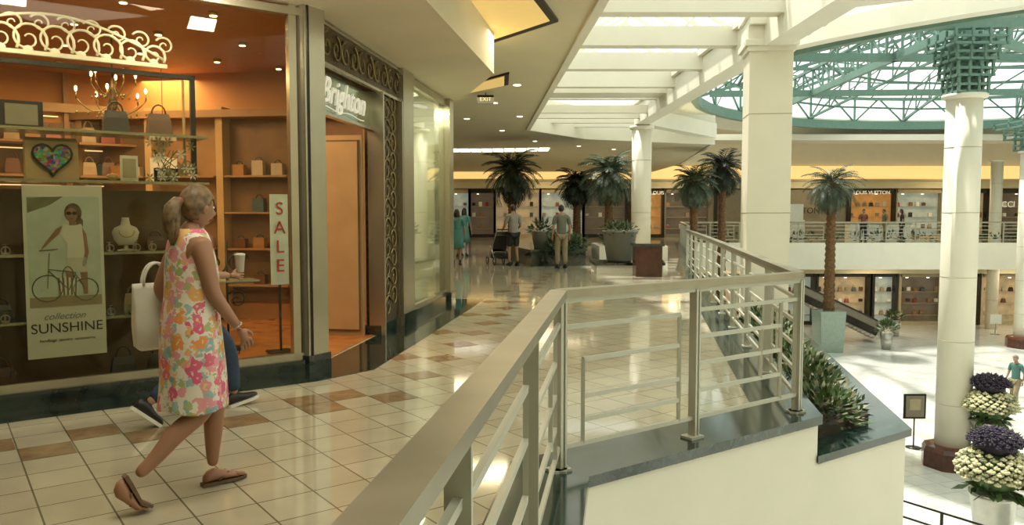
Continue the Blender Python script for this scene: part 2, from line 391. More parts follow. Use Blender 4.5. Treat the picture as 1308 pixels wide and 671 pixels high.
def bagshape(b,x,y,z,w,h,d,m):
    b.loft([[(x-w/2*k,y-d/2*k2,z+hh),(x+w/2*k,y-d/2*k2,z+hh),(x+w/2*k,y+d/2*k2,z+hh),(x-w/2*k,y+d/2*k2,z+hh)] for hh,k,k2 in((0,1,1),(h*.1,1.05,1.05),(h*.7,.95,.7),(h,.8,.3))],m,False)
    pts=[(x+w*.3*math.cos(a),y,z+h*.95+h*.45*math.sin(a)) for a in [math.pi*i/8 for i in range(9)]]; b.tube(pts,.008,m,5)
gm=[mat('leather_%d'%i,c,.4,noise=.15) for i,c in enumerate([(.30,.05,.03),(.03,.02,.015),(.36,.27,.15),(.12,.05,.02),(.42,.37,.27),(.05,.10,.11),(.32,.16,.05)])]
b=MB(F1)
for i in range(8):
    x=-6.4+i*1.15
    b.box((x,5.52,1.45),(1.08,.03,2.6),'woodd')
    for z in(.5,1.0,1.5,2.0,2.45):
        b.box((x,5.3,z),(1.0,.4,.03),'woodm')
        for k in range(4):
            if rnd()<.85: bagshape(b,x-.36+k*.24,5.3,z+.015,.17,.18+.06*rnd(),.1,random.choice(gm))
        b.box((x,5.48,z+.38),(.9,.02,.015),'strip')
b.fin('display_shelving')
b=MB(F2)
for i in range(5):
    y=.95+i*1.05
    b.box((3.35,y,1.5),(.03,.95,2.5),'woodd' if i%2 else 'woodm'); 
    for yy in(-.5,.5): b.box((3.25,y+yy,1.5),(.25,.05,2.9),'woodl')
    for z in(.5,1.0,1.5,2.0):
        b.box((3.22,y,z),(.24,.9,.025),'woodm')
        for k in range(3):
            if rnd()<.85:
                yy=y-.28+k*.28; hh=ru(.12,.22); b.box((3.22,yy,z+.012+hh/2),(.1,.16,hh),random.choice(gm)); b.tube([(3.22,yy+.05*math.cos(a),z+hh+.06*math.sin(a)) for a in [math.pi*q/6 for q in range(7)]],.007,'black',5)
b.box((3.2,3.2,2.85),(.3,5.6,.1),'woodm')
b.fin('display_shelving')
def table(name,x,y,w,dp,hh):
    b=MB(F1); b.box((x,y,hh),(w,dp,.05),'woodl'); b.box((x,y,hh-.3),(w*.9,dp*.9,.03),'woodl')
    for sx in(-1,1):
        for sy in(-1,1): b.box((x+sx*(w/2-.05),y+sy*(dp/2-.05),hh/2),(.05,.05,hh),'dark')
    for k in range(5): bagshape(b,x-w/2+.15+k*(w-.3)/4,y+ru(-.1,.1),hh+.025,.2,.2,.1,random.choice(gm))
    for k in range(4): bagshape(b,x-w/2+.2+k*(w-.4)/3,y,hh-.28,.18,.15,.1,random.choice(gm))
    b.fin(name)
table('display_table',-.7,2.6,1.1,.6,.85); table('display_table',-2.6,3.4,1.3,.7,.9); table('display_table',-4.6,2.8,1.2,.7,.8); table('display_table',-.4,4.0,1.2,.6,.9)
b=MB(F1)
for z in(.62,1.16,1.76,2.17):
    b.box((-2.1,.42,z),(2.6,.42,.014),'glassg'); b.box((-2.1,.21,z),(2.6,.012,.022),'metal')
for x in(-3.4,-.82): b.box((x,.62,1.3),(.03,.03,2.6),'dark')
b.box((-2.1,.66,.85),(2.6,.02,1.7),'woodd')
b.fin('glass_display_shelf')
b=MB(F1)
b.box((-2.1,.5,2.73),(2.55,.05,.04),'black'); b.box((-.85,.5,2.3),(.04,.05,.9),'black'); b.box((-3.35,.5,2.3),(.04,.05,.9),'black'); b.box((-.93,.5,2.3),(.015,.04,.8),'woodl'); b.fin('black_display_frame')
b=MB(F1)
b.box((-1.95,.45,2.80),(1.75,.05,.035),'cloth_w')
for i in range(9):
    x=-2.7+i*.19; hgt=.10+.09*math.sin(math.pi*i/8)
    spiral(b,(x,2.86+hgt*.3),.10+.05*math.sin(math.pi*i/8),1.5,'cloth_w',.013,.45,1,-.6)
    spiral(b,(x+.09,2.9+hgt*.8),.08,1.4,'cloth_w',.011,.45,-1,2.6)
    b.sph((x,.45,2.83),(.04,.02,.03),'cloth_w',8)
b.tube([(-2.8+1.7*i/20,.45,2.86+.27*math.sin(math.pi*i/20)) for i in range(21)],.012,'cloth_w',6)
b.fin('scrollwork_valance')
b=MB(F1)
b.loft([[(-2.0+sx*.19*k,.42+sy*.08*k2,1.775+z) for sx,sy in((-1,-1),(1,-1),(1,1),(-1,1))] for z,k,k2 in((0,1,1),(.31,1,.9),(.34,.95,.5))],'woodl',False)
hp=[]
for i in range(28):
    t=2*math.pi*i/28; hp.append((-2.0+.0088*16*math.sin(t)**3,.335,1.95+.0088*(13*math.cos(t)-5*math.cos(2*t)-2*math.cos(3*t)-math.cos(4*t))))
b.loft([hp,[(x,.315,z) for x,y,z in hp]],'multi',False); b.tube([(x,.32,z) for x,y,z in hp+[hp[0]]],.010,'dark',6)
b.fin('heart_handbag')
b=MB(F1)
def frameobj(x,z,w,hh,m='dark',m2='papert',y=.38):
    b.box((x,y,z+hh/2),(w,.02,hh),m); b.box((x,y-.012,z+hh/2),(w*.75,.01,hh*.75),m2)
frameobj(-1.42,1.775,.14,.22,'cloth_w','tan'); frameobj(-1.12,1.775,.2,.12,'black','tan'); b.sph((-1.55,.4,1.81),(.05,.04,.03),'goldp',8)
frameobj(-2.5,1.775,.12,.1,'black','multi'); frameobj(-2.75,1.775,.14,.16,'silver','tan')
frameobj(-2.2,2.18,.3,.22,'black','taupe'); frameobj(-2.6,2.18,.3,.26,'black','taupe')
for x in(-1.6,-1.42,-1.25,-1.05,-.9,-2.35,-2.5,-2.7,-2.85):
    for z in(.627,1.167):
        x2=x+ru(-.03,.03); b.lathe((x2,.30,z),[(.03,0),(.03,.01),(.008,.02),(.008,.08),(.025,.085)],random.choice(['goldp','silver']),10)
        b.tube([(x2+.03*math.cos(t),.26,z+.035+.03*math.sin(t)) for t in [2*math.pi*k/12 for k in range(13)]],.005,'silver',5)
b.fin('shelf_ornaments')
def bust(name,x,z):
    b=MB(F1); y=.4
    b.lathe((x,y,z),[(.07,0),(.07,.01),(.02,.02),(.02,.05)],'cloth_w',14)
    R=[]
    for zz,rx,ry in((.05,.06,.03),(.10,.095,.05),(.16,.11,.06),(.20,.09,.05),(.225,.04,.035),(.27,.032,.03),(.29,.03,.028)):
        R.append([(x+rx*math.cos(t),y+ry*math.sin(t),z+zz) for t in [2*math.pi*k/16 for k in range(16)]])
    b.loft(R,'cloth_w'); b.tube([(x+.06*math.sin(t),y-.055-.01*math.cos(t),z+.17-.05*math.cos(t)) for t in [-1.7+3.4*k/10 for k in range(11)]],.005,'goldp',5)
    b.fin(name)
bust('necklace_bust',-1.46,1.17); bust('necklace_bust',-2.55,1.17)
b=MB(F1)
for x,m in((-1.40,2),(-1.2,0),(-1.0,5)): bagshape(b,x,.48,.63,.16,.16,.08,gm[m])
for x,m in((-1.2,3),(-1.02,4)): bagshape(b,x,.48,1.17,.15,.12,.08,gm[m])
for x in(-2.75,-2.55,-2.38): bagshape(b,x,.48,.63,.14,.12,.08,random.choice(gm))
for x,m in((-1.5,1),(-1.15,3)): bagshape(b,x,.46,2.18,.2,.2,.1,gm[m])
for x in(-2.8,-2.4,-1.5,-1.2,-.95): bagshape(b,x,.45,.02,.2,.22,.1,random.choice(gm))
b.fin('display_handbags')
b=MB(F1)
X0,X1,Z0,Z1=-2.24,-1.68,.34,1.72; xm=(X0+X1)/2; yp=.12
b.box((xm,yp,(Z0+Z1)/2),(X1-X0,.012,Z1-Z0),'paper'); b.box((xm,yp-.008,1.19),(X1-X0-.05,.004,.88),'papert')
b.box((xm,yp-.011,.79),(X1-X0-.05,.002,.08),'tan')
yq=yp-.014
def fp(pts,m,dy=0): b.add([(xm+x,yq-dy,z) for x,z in pts],[tuple(range(len(pts)))],m)
def ell(cx,cz,rx,rz,m,dy=0,n=18): fp([(cx+rx*math.cos(2*math.pi*k/n),cz+rz*math.sin(2*math.pi*k/n)) for k in range(n)],m,dy)
fp([(-.25,1.62),(-.25,1.5),(-.1,1.56),(0,1.63)],'leafy')
ell(.065,1.50,.062,.078,'hair'); fp([(.09,1.5),(.135,1.44),(.13,1.34),(.08,1.38)],'hair')
ell(.055,1.485,.042,.056,'skin2',.001); ell(.035,1.497,.019,.014,'black',.002); ell(.076,1.497,.019,.014,'black',.002); fp([(.038,1.455),(.072,1.455),(.055,1.445)],'lips',.002)
fp([(.035,1.44),(.08,1.44),(.082,1.40),(.035,1.40)],'skin2')
fp([(-.01,1.41),(.05,1.395),(.12,1.41),(.155,1.34),(.15,1.22),(.15,1.13),(.01,1.13),(.02,1.25),(-.03,1.33)],'paper',.001)
fp([(-.01,1.40),(-.04,1.33),(-.15,1.22),(-.17,1.20),(-.155,1.235),(-.06,1.37)],'skin2',.002); fp([(.125,1.39),(.155,1.33),(.17,1.18),(.14,1.06),(.12,1.07),(.14,1.19)],'skin2',.002)
fp([(.01,1.14),(.15,1.14),(.16,1.02),(.09,1.02),(.08,1.06),(.06,1.02),(.0,1.02)],'cloth_w',.002)
fp([(.0,1.03),(.06,1.03),(.04,.84),(.01,.84)],'skin2',.001); fp([(.10,1.03),(.155,1.03),(.155,.84),(.125,.84)],'skin2',.001)
def ring(x,z,r): b.tube([(xm+x+r*math.cos(2*math.pi*k/24),yq-.003,z+r*math.sin(2*math.pi*k/24)) for k in range(25)],.0045,'taupe',4)
ring(-.13,.90,.105); ring(.14,.88,.09)
for p,q in(((-.13,.90),(-.11,1.18)),((-.12,1.05),(.07,1.02)),((.14,.88),(.06,1.02)),((-.12,1.04),(.02,.88)),((-.18,1.2),(-.05,1.21)),((.02,.88),(.07,1.02))): b.beam((xm+p[0],yq-.003,p[1]),(xm+q[0],yq-.003,q[1]),.004,.008,'taupe')
fp([(-.06,.98),(.09,.98),(.075,.84),(-.045,.84)],'paper',.004)
for k in range(5): fp([(-.06+.031*k,.98),(-.045+.031*k,.98),(-.038+.027*k,.84),(-.050+.027*k,.84)],'taupe',.005)
b.tube([(xm+.015+.04*math.cos(t),yq-.005,.98+.09*math.sin(t)) for t in [math.pi*k/8 for k in range(9)]],.004,'taupe',4)
po=b.fin('hanging_poster')
text('poster_title','SUNSHINE',vtext(F1,xm,yp-.012,.575),.110,'text',po,.001)
text('poster_script','collection',vtext(F1,xm-.02,yp-.012,.67),.075,'glassg',po,.001,shear=.4)
text('poster_small','handbags  jewelry  accessories',vtext(F1,xm,yp-.012,.48),.032,'text',po,.001)
text('window_lettering','B r i g h t o n',vtext(F1,-2.75,-.012,.27),.16,'dark',None,.001,shear=.2)
text('window_lettering','B r i g h t o n',vtext(F1,-.95,-.012,.27),.12,'dark',None,.001,shear=.2)
b=MB(F1); b.box((.12,1.0,1.22),(.19,.015,.95),'papert'); b.box((.12,1.01,.4),(.02,.02,.8),'dark'); b.box((.12,1.0,.03),(.25,.25,.02),'dark'); so=b.fin('sale_poster')
for k,ch in enumerate('SALE'): text('letter_%d'%k,ch,vtext(F1,.12,.98,1.54-k*.20),.19,'redt',so,.001)
b=MB(F1); b.box((-.55,3.0,2.0),(.3,.015,.32),'paper'); b.tube([(-.55,3.0,2.16),(-.55,3.0,3.4)],.004,'dark',4); so=b.fin('sale_card')
text('letters','SALE',vtext(F1,-.55,2.98,2.0),.1,'redt',so,.001)
b=MB(F1)
for sx in(-1,1):
    spiral(b,(-.25+sx*.12,.95),.13,1.3,'dark',.012,1.6,sx,.3); spiral(b,(-.25+sx*.10,.55),.11,1.3,'dark',.012,1.6,-sx,2.5)
b.tube([(-.25,1.6,.02),(-.25,1.6,1.2)],.012,'dark',6); b.box((-.25,1.6,.76),(.6,.35,.015),'glassg'); b.lathe((-.25,1.6,.01),[(.2,0),(.2,.015),(.02,.03)],'dark',16)
b.fin('scroll_jewellery_stand')
b=MB(F1@Matrix.Translation((-1.25,2.0,0)))
b.tube([(0,0,3.44),(0,0,2.9)],.01,'bronze',6); b.lathe((0,0,2.45),[(.01,0),(.04,.03),(.02,.1),(.05,.18),(.03,.26),(.04,.34),(.015,.45)],'bronze',12)
for k in range(10):
    a=2*math.pi*k/10; R=.34 if k%2 else .22; zb=2.66 if k%2 else 2.84
    b.tube([(R*t*math.cos(a),R*t*math.sin(a),zb-.12*math.sin(math.pi*t)) for t in [i/7 for i in range(8)]],.006,'brass',5)
    b.tube([(R*math.cos(a),R*math.sin(a),zb),(R*math.cos(a),R*math.sin(a),zb+.07)],.008,'brass',6)
    b.sph((R*math.cos(a),R*math.sin(a),zb+.10),(.014,.014,.03),'lamp',6)
    for q in(.4,.7,1): b.sph((R*q*math.cos(a),R*q*math.sin(a),zb-.14),(.012,.012,.02),'brass',5)
b.fin('chandelier')
b=MB(F1)
for i in range(22):
    x=-1.1+ru(-.19,.19); z=2.0+ru(-.2,.15)
    for k in range(6):
        a=k*1.047; b.add([(x,.30,z),(x+.03*math.cos(a-.3),.295,z+.03*math.sin(a-.3)),(x+.05*math.cos(a),.29,z+.05*math.sin(a)),(x+.03*math.cos(a+.3),.295,z+.03*math.sin(a+.3))],[(0,1,2,3)],'leafy' if i%2 else 'cloth_w')
for k in range(8): b.tube([(-1.1,.31,1.77),(-1.1+ru(-.1,.1),.31,1.9),(-1.1+ru(-.18,.18),.31,2.05)],.004,'leaf',4)
b.fin('flower_decoration')
# ---------------------------------------------------------------- soffits & ceilings
b=MB()
b.prism([w1(-9,0.1),P1[:],w2(6.2,.1),w2(6.4,-.12),w2(3.7,-1.20),w2(-.5,-1.20),w1(-9,-1.22)],3.40,4.02,'beige')
b.fin('ceiling_soffit')
b=MB()
b.prism([(-18,-8),(1.35,-8),(1.0,9.5),(.42,23.6),(2.4,26.5),(7.2,28.5),(8.6,40),(8.6,54),(-18,54)],4.0,4.3,'ceil'); b.fin('ceiling')
b=MB()
eg=[(1.35,-8),(1.0,9.5),(.42,23.6),(2.4,26.5),(7.2,28.5),(8.6,40.5)]
eg2=offs(eg,.12)
for i in range(5): b.prism([eg[i],eg2[i],eg2[i+1],eg[i+1]],3.96,5.0,'white')
b.fin('trim_3')
def tray(pts,m='gold'):
    c=sum((Vector(p) for p in pts),Vector((0,0)))/4
    b=MB(); sm=[tuple(c+(Vector(p)-c)*.86) for p in pts]
    b.prism(pts,3.965,3.998,'dark'); b.prism(sm,3.955,3.966,m); b.fin('cove_light_tray')
tray([(-.40,11.75),(-1.3,8.6),(.1,8.2),(.60,10.3)])
tray([(-1.3,16.9),(-1.25,15.9),(-.05,14.1),(-.07,15.3)])
tray([(-3.6,20.5),(-3.4,19.2),(-1.8,18.4),(-1.6,19.9)])
b=MB(); 
for k in range(14):
    x=-4.8+k*.45; b.box((x+.2,31+.5*math.sin(k/13*math.pi),3.985),(.40,1.5,.02),'skyw')
b.fin('oval_skylight')
b=MB()
for x,y in((-.4,18),(-1.2,21),(-.3,24),(-2,26),(.8,27.5),(2.5,29.5),(-2.5,24),(.2,20.5),(4,31),(5.5,33),(1,34),(.1,15.5)):
    b.lathe((x,y,3.985),[(.08,.01),(.07,0),(.055,-.004)],'lampw',12)
b.fin('recessed_downlights')
b=MB(); b.box((-.55,16.5,3.86),(.34,.05,.18),'black'); b.tube([(-.55,16.5,3.95),(-.55,16.5,4.0)],.01,'black',5); so=b.fin('exit_sign')
text('letters','EXIT',Matrix.Translation((-.55,16.47,3.86))@Matrix.Rotation(math.pi/2,4,'X'),.12,'leafy',so,.001)
b=MB(); b.prism([(1.2,-8),(46,-8),(46,-1.5),(1.1,-1.5)],6.0,6.3,'white')
for y in(1,3,5,7,9): b.box((16,y,6.1),(30,.4,.4),'white')
b.fin('ceiling_rear')
CX,CY=20,27
def ann(b,r0,r1,z0,z1,m,n=64):
    for k in range(n):
        a0=2*math.pi*k/n;a1=2*math.pi*(k+1)/n
        P=lambda r,a:(CX+r*math.cos(a),CY+r*math.sin(a))
        b.prism([P(r0,a0),P(r1,a0),P(r1,a1),P(r0,a1)],z0,z1,m)
b=MB(); ann(b,13.5,15.0,6.0,6.25,'white'); ann(b,14.8,15.2,5.55,6.0,'white'); b.fin('ceiling_ring')
b=MB(); b.prism([(4,41),(46,41),(46,54),(4,54)],6.02,6.3,'white'); b.prism([(8.6,40.2),(46,40.2),(46,42.3),(8.6,42.3)],5.2,5.5,'white')
b.prism([(33,9.5),(46,9.5),(46,41),(33,41)],6.02,6.3,'white'); b.fin('ceiling_far')
b=MB()
ann(b,13.3,13.55,5.75,6.15,'teal',48); ann(b,13.3,13.45,7.2,7.35,'teal',48)
def P3(r,a,z): return (CX+r*math.cos(a),CY+r*math.sin(a),z)
N=32
dz=lambda r:7.3+3.5*(1-(r/13.5)**1.3)
db=lambda r:6.2+2.6*(1-(r/13.5)**1.3)
for k in range(N):
    a=2*math.pi*k/N; a1=2*math.pi*(k+1)/N; am=(a+a1)/2
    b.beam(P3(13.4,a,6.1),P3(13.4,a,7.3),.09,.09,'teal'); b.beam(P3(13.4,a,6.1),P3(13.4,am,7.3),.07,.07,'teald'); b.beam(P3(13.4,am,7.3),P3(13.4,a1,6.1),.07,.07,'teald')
for k in range(48):
    a=2*math.pi*k/48; b.tube([P3(r,a,dz(r)) for r in(13.5,10.2,7,4,1.2)],.035,'teal',4)
for k in range(16):
    a=2*math.pi*k/16
    rs=[13.4-i*1.22 for i in range(11)]
    for i in range(10):
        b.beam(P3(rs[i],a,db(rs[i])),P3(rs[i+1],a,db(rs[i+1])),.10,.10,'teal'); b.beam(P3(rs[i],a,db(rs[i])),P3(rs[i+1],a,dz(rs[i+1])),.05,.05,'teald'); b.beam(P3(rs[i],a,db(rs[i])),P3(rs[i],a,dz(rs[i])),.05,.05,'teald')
for i,r in enumerate((11.9,10.4,8.8,7.2,5.4,3.6)):
    for k in range(32): b.beam(P3(r,2*math.pi*k/32,dz(r)),P3(r,2*math.pi*(k+1)/32,dz(r)),.06,.06,'teal')
    if i%2==0:
        for k in range(16): b.beam(P3(r,2*math.pi*k/16,db(r)),P3(r,2*math.pi*(k+1)/16,db(r)),.08,.08,'teald')
for (p,q,ww) in (((8.2,19.3),(31,17),.22),((11,19.5),(11.5,36),.14),((11,19.5),(30,34),.14),((8,23),(31,23.5),.18),((7.5,30),(31,29),.15)):
    n=16; p=Vector(p);q=Vector(q)
    for i in range(n):
        u=p+(q-p)*i/n; v=p+(q-p)*(i+1)/n
        b.beam((u.x,u.y,6.0),(v.x,v.y,6.0),ww,.22,'teal'); b.beam((u.x,u.y,6.9),(v.x,v.y,6.9),.10,.10,'teal')
        b.beam((u.x,u.y,6.0),(v.x,v.y,6.9) ,.05,.05,'teald'); b.beam((u.x,u.y,6.0),(u.x,u.y,6.9),.06,.06,'teal')
b.fin('dome_truss')
b=MB()
def cross(y,z,w,h,x0,x1,m='white'): b.box(((x0+x1)/2,y,z),(x1-x0,w,h),m)
for y in(12.0,14.3,16.6): cross(y,4.65,.30,.34,.8,4.4)
cross(19.0,4.75,.25,.5,.6,4.2); cross(20.2,4.55,.9,.12,.5,4.2); cross(21,4.9,.2,.8,.5,4.2)
for y in(22.2,23.4,24.6,25.8): cross(y,4.4,.16,.22,.5,4.2)
b.beam((4.25,13,4.45),(3.95,24.2,4.45),.42,.55,'white'); b.beam((4.25,13,4.80),(3.95,24.2,4.80),.62,.12,'white')
b.beam((4.25,13,4.45),(4.35,2,4.45),.42,.55,'white')
b.beam((4.5,12.7,5.0),(14,7.5,5.0),.35,.6,'white')
b.beam((3.95,24.2,4.45),(7.2,28.5,4.45),.4,.5,'white')
b.fin('skylight_beams')
b=MB()
for i in range(16):
    y=10+i*1.2; b.beam((1.0,y,6.0),(3.6,y,7.6),.06,.10,'white'); b.beam((3.6,y,7.6),(6.2,y,6.0),.06,.10,'white')
for x,z in((1.0,6.0),(2.3,6.8),(3.6,7.6),(4.9,6.8),(6.2,6.0)): b.beam((x,9.5,z),(x,29,z),.08,.1,'white')
b.fin('skylight_glazing_bars')
b=MB()
for x in(2.1,2.5,2.92): b.box((x,20.85,4.72),(.14,.12,.16),'dark'); b.lathe((x,20.82,4.62),[(.06,0),(.05,-.02)],'lampw',10)
b.fin('wall_spotlights')
# ---------------------------------------------------------------- columns
b=MB(Matrix.Translation((4.22,13.1,0))@Matrix.Rotation(math.radians(-8),4,'Z')); w=.68; z0=ZL; z1=4.15
b.box((0,0,(z0+z1)/2),(w,w,z1-z0),'column')
for z in(-3.3,-1.7,-.1,1.5,3.1): b.box((0,0,z),(w+.012,w+.012,.015),'tan')
acc=z1-.05
for e,hh,ox in((.08,.08,0),(.16,.1,0),(.08,.22,0),(.45,.14,.2),(.75,.5,.3)):
    b.box((ox,0,acc+hh/2),(w+e,w+min(e,.3),hh),'white'); acc+=hh
b.box((0,0,z0+.3),(w+.2,w+.2,.6),'marbleb'); b.fin('square_column',bev=.01)
def rcol(name,x,y,r,z0,z1,base=True):
    b=MB(Matrix.Translation((x,y,0)))
    b.lathe((0,0,0),[(r,z0),(r,z1)],'column',32)
    for z in(-3.3,-1.7,-.1,1.5,3.1):
        if z0<z<z1: b.lathe((0,0,z),[(r+.005,0),(r+.005,.012)],'tan',32)
    if base: b.lathe((0,0,z0),[(r*1.75,0),(r*1.75,.42),(r*1.6,.52),(r*1.1,.55)],'brick',8,False)
    b.lathe((0,0,z1-.12),[(r*1.0,0),(r*1.25,.04),(r*1.25,.12)],'white',32)
    b.fin(name)
rcol('round_column',11.15,19.5,.41,ZL,4.4)
rcol('round_column',3.98,24.2,.30,0,4.15,False)
rcol('round_column',24.4,37,.45,ZL,4.4)
rcol('round_column',26.5,43,.30,ZL,4.4,False)
def lattice(x,y,levels,n,hh,t):
    b=MB(Matrix.Translation((x,y,0)))
    for s0,z in levels:
        ks=[-1+2*i/(n-1) for i in range(n)]
        for sx in ks:
            for sy in ks: b.box((sx*s0,sy*s0,z+hh/2),(t,t,hh),'teal')
        for k in ks:
            for q in(.02,hh*.5): b.box((0,k*s0,z+q),(2*s0+.1,t*.9,.06),'teal'); b.box((k*s0,0,z+q),(t*.9,2*s0+.1,.06),'teal')
    b.box((0,0,5.1),(.35,.35,1.38),'teald'); b.fin('lattice_capital')
lattice(11.15,19.5,((.36,4.42),(.42,4.80),(.50,5.18),(.62,5.52)),4,.38,.06)
lattice(24.4,37,((.5,4.42),(.8,4.95),(1.1,5.45)),3,.5,.1)
# ---------------------------------------------------------------- far facade
YF=48
b=MB(); 
b.box((14,YF+.4,5.2),(64,.3,1.8),'white'); b.box((14,YF-.35,3.50),(64,.5,.10),'beige')
b.box((14,YF+.12,3.95),(64,.2,.8),'cornice'); b.box((14,YF-.15,3.22),(64,.5,.46),'beige')
b.fin('trim_4')
b=MB(); b.box((14,YF+6,1.5),(64,.2,9),'taupe'); b.fin('wall_far')
b=MB(); b.box((14,YF-4.0,ZL+3.3),(64,.5,.6),'beige'); b.fin('trim_5')
b=MB(); b.box((26,YF+1,ZL+1.7),(40,.2,3.4),'taupe'); b.fin('wall_far_lower')
gl_or=mat('warm_shop_glow',(.5,.2,.05),.6,emit=.28,ecol=(1,.48,.12),noise=.5,nscale=2)  # emissive back panels, their glow replaces real lighting inside the far shops
gl_te=mat('pale_shop_glow',(.45,.48,.38),.6,emit=.18,ecol=(.9,1,.8),noise=.5,nscale=1.5)
gl_dk=mat('dim_shop_glow',(.13,.10,.07),.3,emit=.05,ecol=(1,.7,.4),noise=.6,nscale=1.2)
gl_ye=mat('golden_shop_glow',(.45,.32,.16),.5,emit=.20,ecol=(1,.75,.4),noise=.6,nscale=1.6)
def seg(b,u0,u1,m,y,z0,z1,fm='dark',goods=True):
    k=y/1000; x0=(u0-654)*k; x1=(u1-654)*k; xm=(x0+x1)/2; w=x1-x0
    b.box((xm,y+.35,(z0+z1)/2),(w,.1,z1-z0),m)
    b.box((x0,y,(z0+z1)/2),(.14,.4,z1-z0),fm); b.box((x1,y,(z0+z1)/2),(.14,.4,z1-z0),fm); b.box((xm,y,z1-.12),(w,.4,.24),fm); b.box((xm,y,z0+.1),(w,.3,.2),fm)
    n=max(1,int(w/1.9))
    for i in range(1,n): b.box((x0+w*i/n,y-.05,(z0+z1)/2),(.045,.1,z1-z0),fm)
    if goods:
        for zz in(.55,1.25,1.9): b.box((xm,y+.2,z0+zz-.02),(w*.92,.2,.03),'tan')
        for i in range(int(w/.4)):
            xx=x0+.25+i*.4
            for zz in(.55,1.25,1.9): 
                if rnd()<.6 and xx<x1-.2:
                    if rnd()<.5: bagshape(b,xx,y+.2,z0+zz,.22,.24,.15,random.choice(gm))
                    else: b.box((xx,y+.2,z0+zz+.14),(.2,.1,ru(.15,.3)),random.choice(gm+[M['paper'],M['cloth_w']]))
        for i in range(max(1,int(w/1.2))): b.box((x0+.5+i*1.2,y+.1,z1-.3),(.12,.1,.03),'lampw')
b=MB(); 
for u0,u1,m,f in((480,560,gl_dk,'dark'),(572,600,gl_te,'tan'),(600,632,gl_dk,'dark'),(632,690,gl_ye,'tan'),(690,745,gl_te,'tan'),(745,800,gl_dk,'dark'),(825,846,gl_or,'dark'),(848,905,gl_dk,'taupe'),(1083,1140,gl_or,'dark'),(1142,1200,gl_te,'tan'),(1206,1258,gl_ye,'dark'),(1262,1330,gl_dk,'black')): seg(b,u0,u1,m,YF,0,2.95,f)
b.box(((947-654)*.048,YF,1.475),(3.9,.4,2.95),'taupe'); b.box(((1035-654)*.048,YF,1.475),(4.3,.4,2.95),'taupe')
for u in(912,985,990,1080): b.box(((u-654)*.048,YF-.2,1.475),(.2,.3,2.95),'dark')
fo=b.fin('shop_fronts')
def sign(u,z,t,s,m='wtext',y=YF-.28): text('sign_letters',t,Matrix.Translation(((u-654)*y/1000,y-.2,z))@Matrix.Rotation(math.pi/2,4,'X'),s,m,fo,.02)
sign(1110,2.72,'LOUIS VUITTON',.30); sign(1022,1.62,'VUITTON',.5,'dark'); sign(1276,2.0,'GUCCI',.5); sign(838,2.7,'LOUIS',.3)
b=MB()
for u0,u1,m,f in((905,1000,gl_ye,'tan'),(1005,1040,gl_te,'dark'),(1044,1110,gl_ye,'dark'),(1116,1145,gl_te,'black'),(1150,1205,gl_dk,'tan'),(1210,1250,gl_or,'dark'),(1255,1330,gl_ye,'tan')): seg(b,u0,u1,m,44.6,ZL,ZL+3.0,f)
b.fin('lower_shop_fronts')
b=MB()
for i in range(18): b.lathe((9+i*1.1,41.5+(i%2),-1.36),[(.1,.01),(.09,0)],'lampw',8)
b.fin('lower_downlights')
b=MB(); b.box((14,-8.1,.6),(64,.2,11.2),'beige'); b.fin('wall_rear')
b=MB(); b.box((46,23,.6),(.2,62,11.2),'beige'); b.fin('wall_right')
b=MB(); b.box((-18,23,.6),(.2,62,11.2),'beige'); b.fin('wall_left')
# ---------------------------------------------------------------- palms
def palm(name,x,y,z0,zc,R,rt,mleaf,nf=62,basebox=None):
    b=MB(Matrix.Translation((x,y,0)))
    H=zc-z0; n=22
    rings=[]
    for i in range(n+1):
        f=i/n
        for q in(0,1): rings.append((rt*(1.15-.35*f)*(1.12 if q else .92),z0+H*(f+(q*.4/n))))
    rings[-1]=(rt*.8,zc)
    b.lathe((0,0,0),rings,'trunk',12)
    b.sph((0,0,zc),(rt*1.5,rt*1.5,rt*1.5),'trunk',8)
    for k in range(nf):
        a=k*2.399963; el=math.radians(85-140*(k/nf)**.85); L=R*ru(.85,1.2)
        hd=Vector((math.cos(a),math.sin(a),0)); p=Vector((0,0,zc)); pts=[p.copy()]; e=el
        for i in range(7):
            d=hd*math.cos(e)+Vector((0,0,math.sin(e))); p=p+d*(L/7); pts.append(p.copy()); e-=math.radians(13)
        b.tube(pts,[.022*(1-.1*i) for i in range(8)],mleaf,4)
        for i in range(1,8):
            for h2 in(0,.5):
                pp=pts[i-1].lerp(pts[i],h2+.25); t=(pts[i]-pts[i-1]).normalized(); sd=t.cross(Vector((0,0,1)))
                if sd.length<.1: sd=hd.cross(Vector((0,0,1)))
                sd.normalize(); ll=L*.32*math.sin(math.pi*min(1,(i+h2)/8.2))+.06
                for sg in(-1,1):
                    dd=(sd*sg*.8+t*.75+Vector((0,0,-.22))).normalized()
                    b.add([pp-t*.02,pp+dd*ll*.5+t*.035,pp+dd*ll,pp+dd*ll*.5-t*.03],[(0,1,2,3)],mleaf)
    if basebox: basebox(b)
    b.fin(name)
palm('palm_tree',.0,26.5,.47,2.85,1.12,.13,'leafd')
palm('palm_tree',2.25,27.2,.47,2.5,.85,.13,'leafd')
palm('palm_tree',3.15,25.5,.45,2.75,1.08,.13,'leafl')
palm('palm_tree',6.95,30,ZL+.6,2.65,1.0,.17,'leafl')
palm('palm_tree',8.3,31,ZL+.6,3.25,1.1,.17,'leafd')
def pb(b):
    b.loft([[(sx*w,sy*w,z) for sx,sy in((-1,-1),(1,-1),(1,1),(-1,1))] for z,w in((ZL,.5),(ZL+1.9,.58))],'glassg',False)
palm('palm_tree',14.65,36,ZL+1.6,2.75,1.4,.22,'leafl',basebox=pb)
for x,y in((6.95,30),(8.3,31)):
    b=MB(); b.lathe((x,y,ZL),[(.5,0),(.62,.7),(.55,.7),(.2,.6)],'pot',20); b.fin('palm_planter')
b=MB()
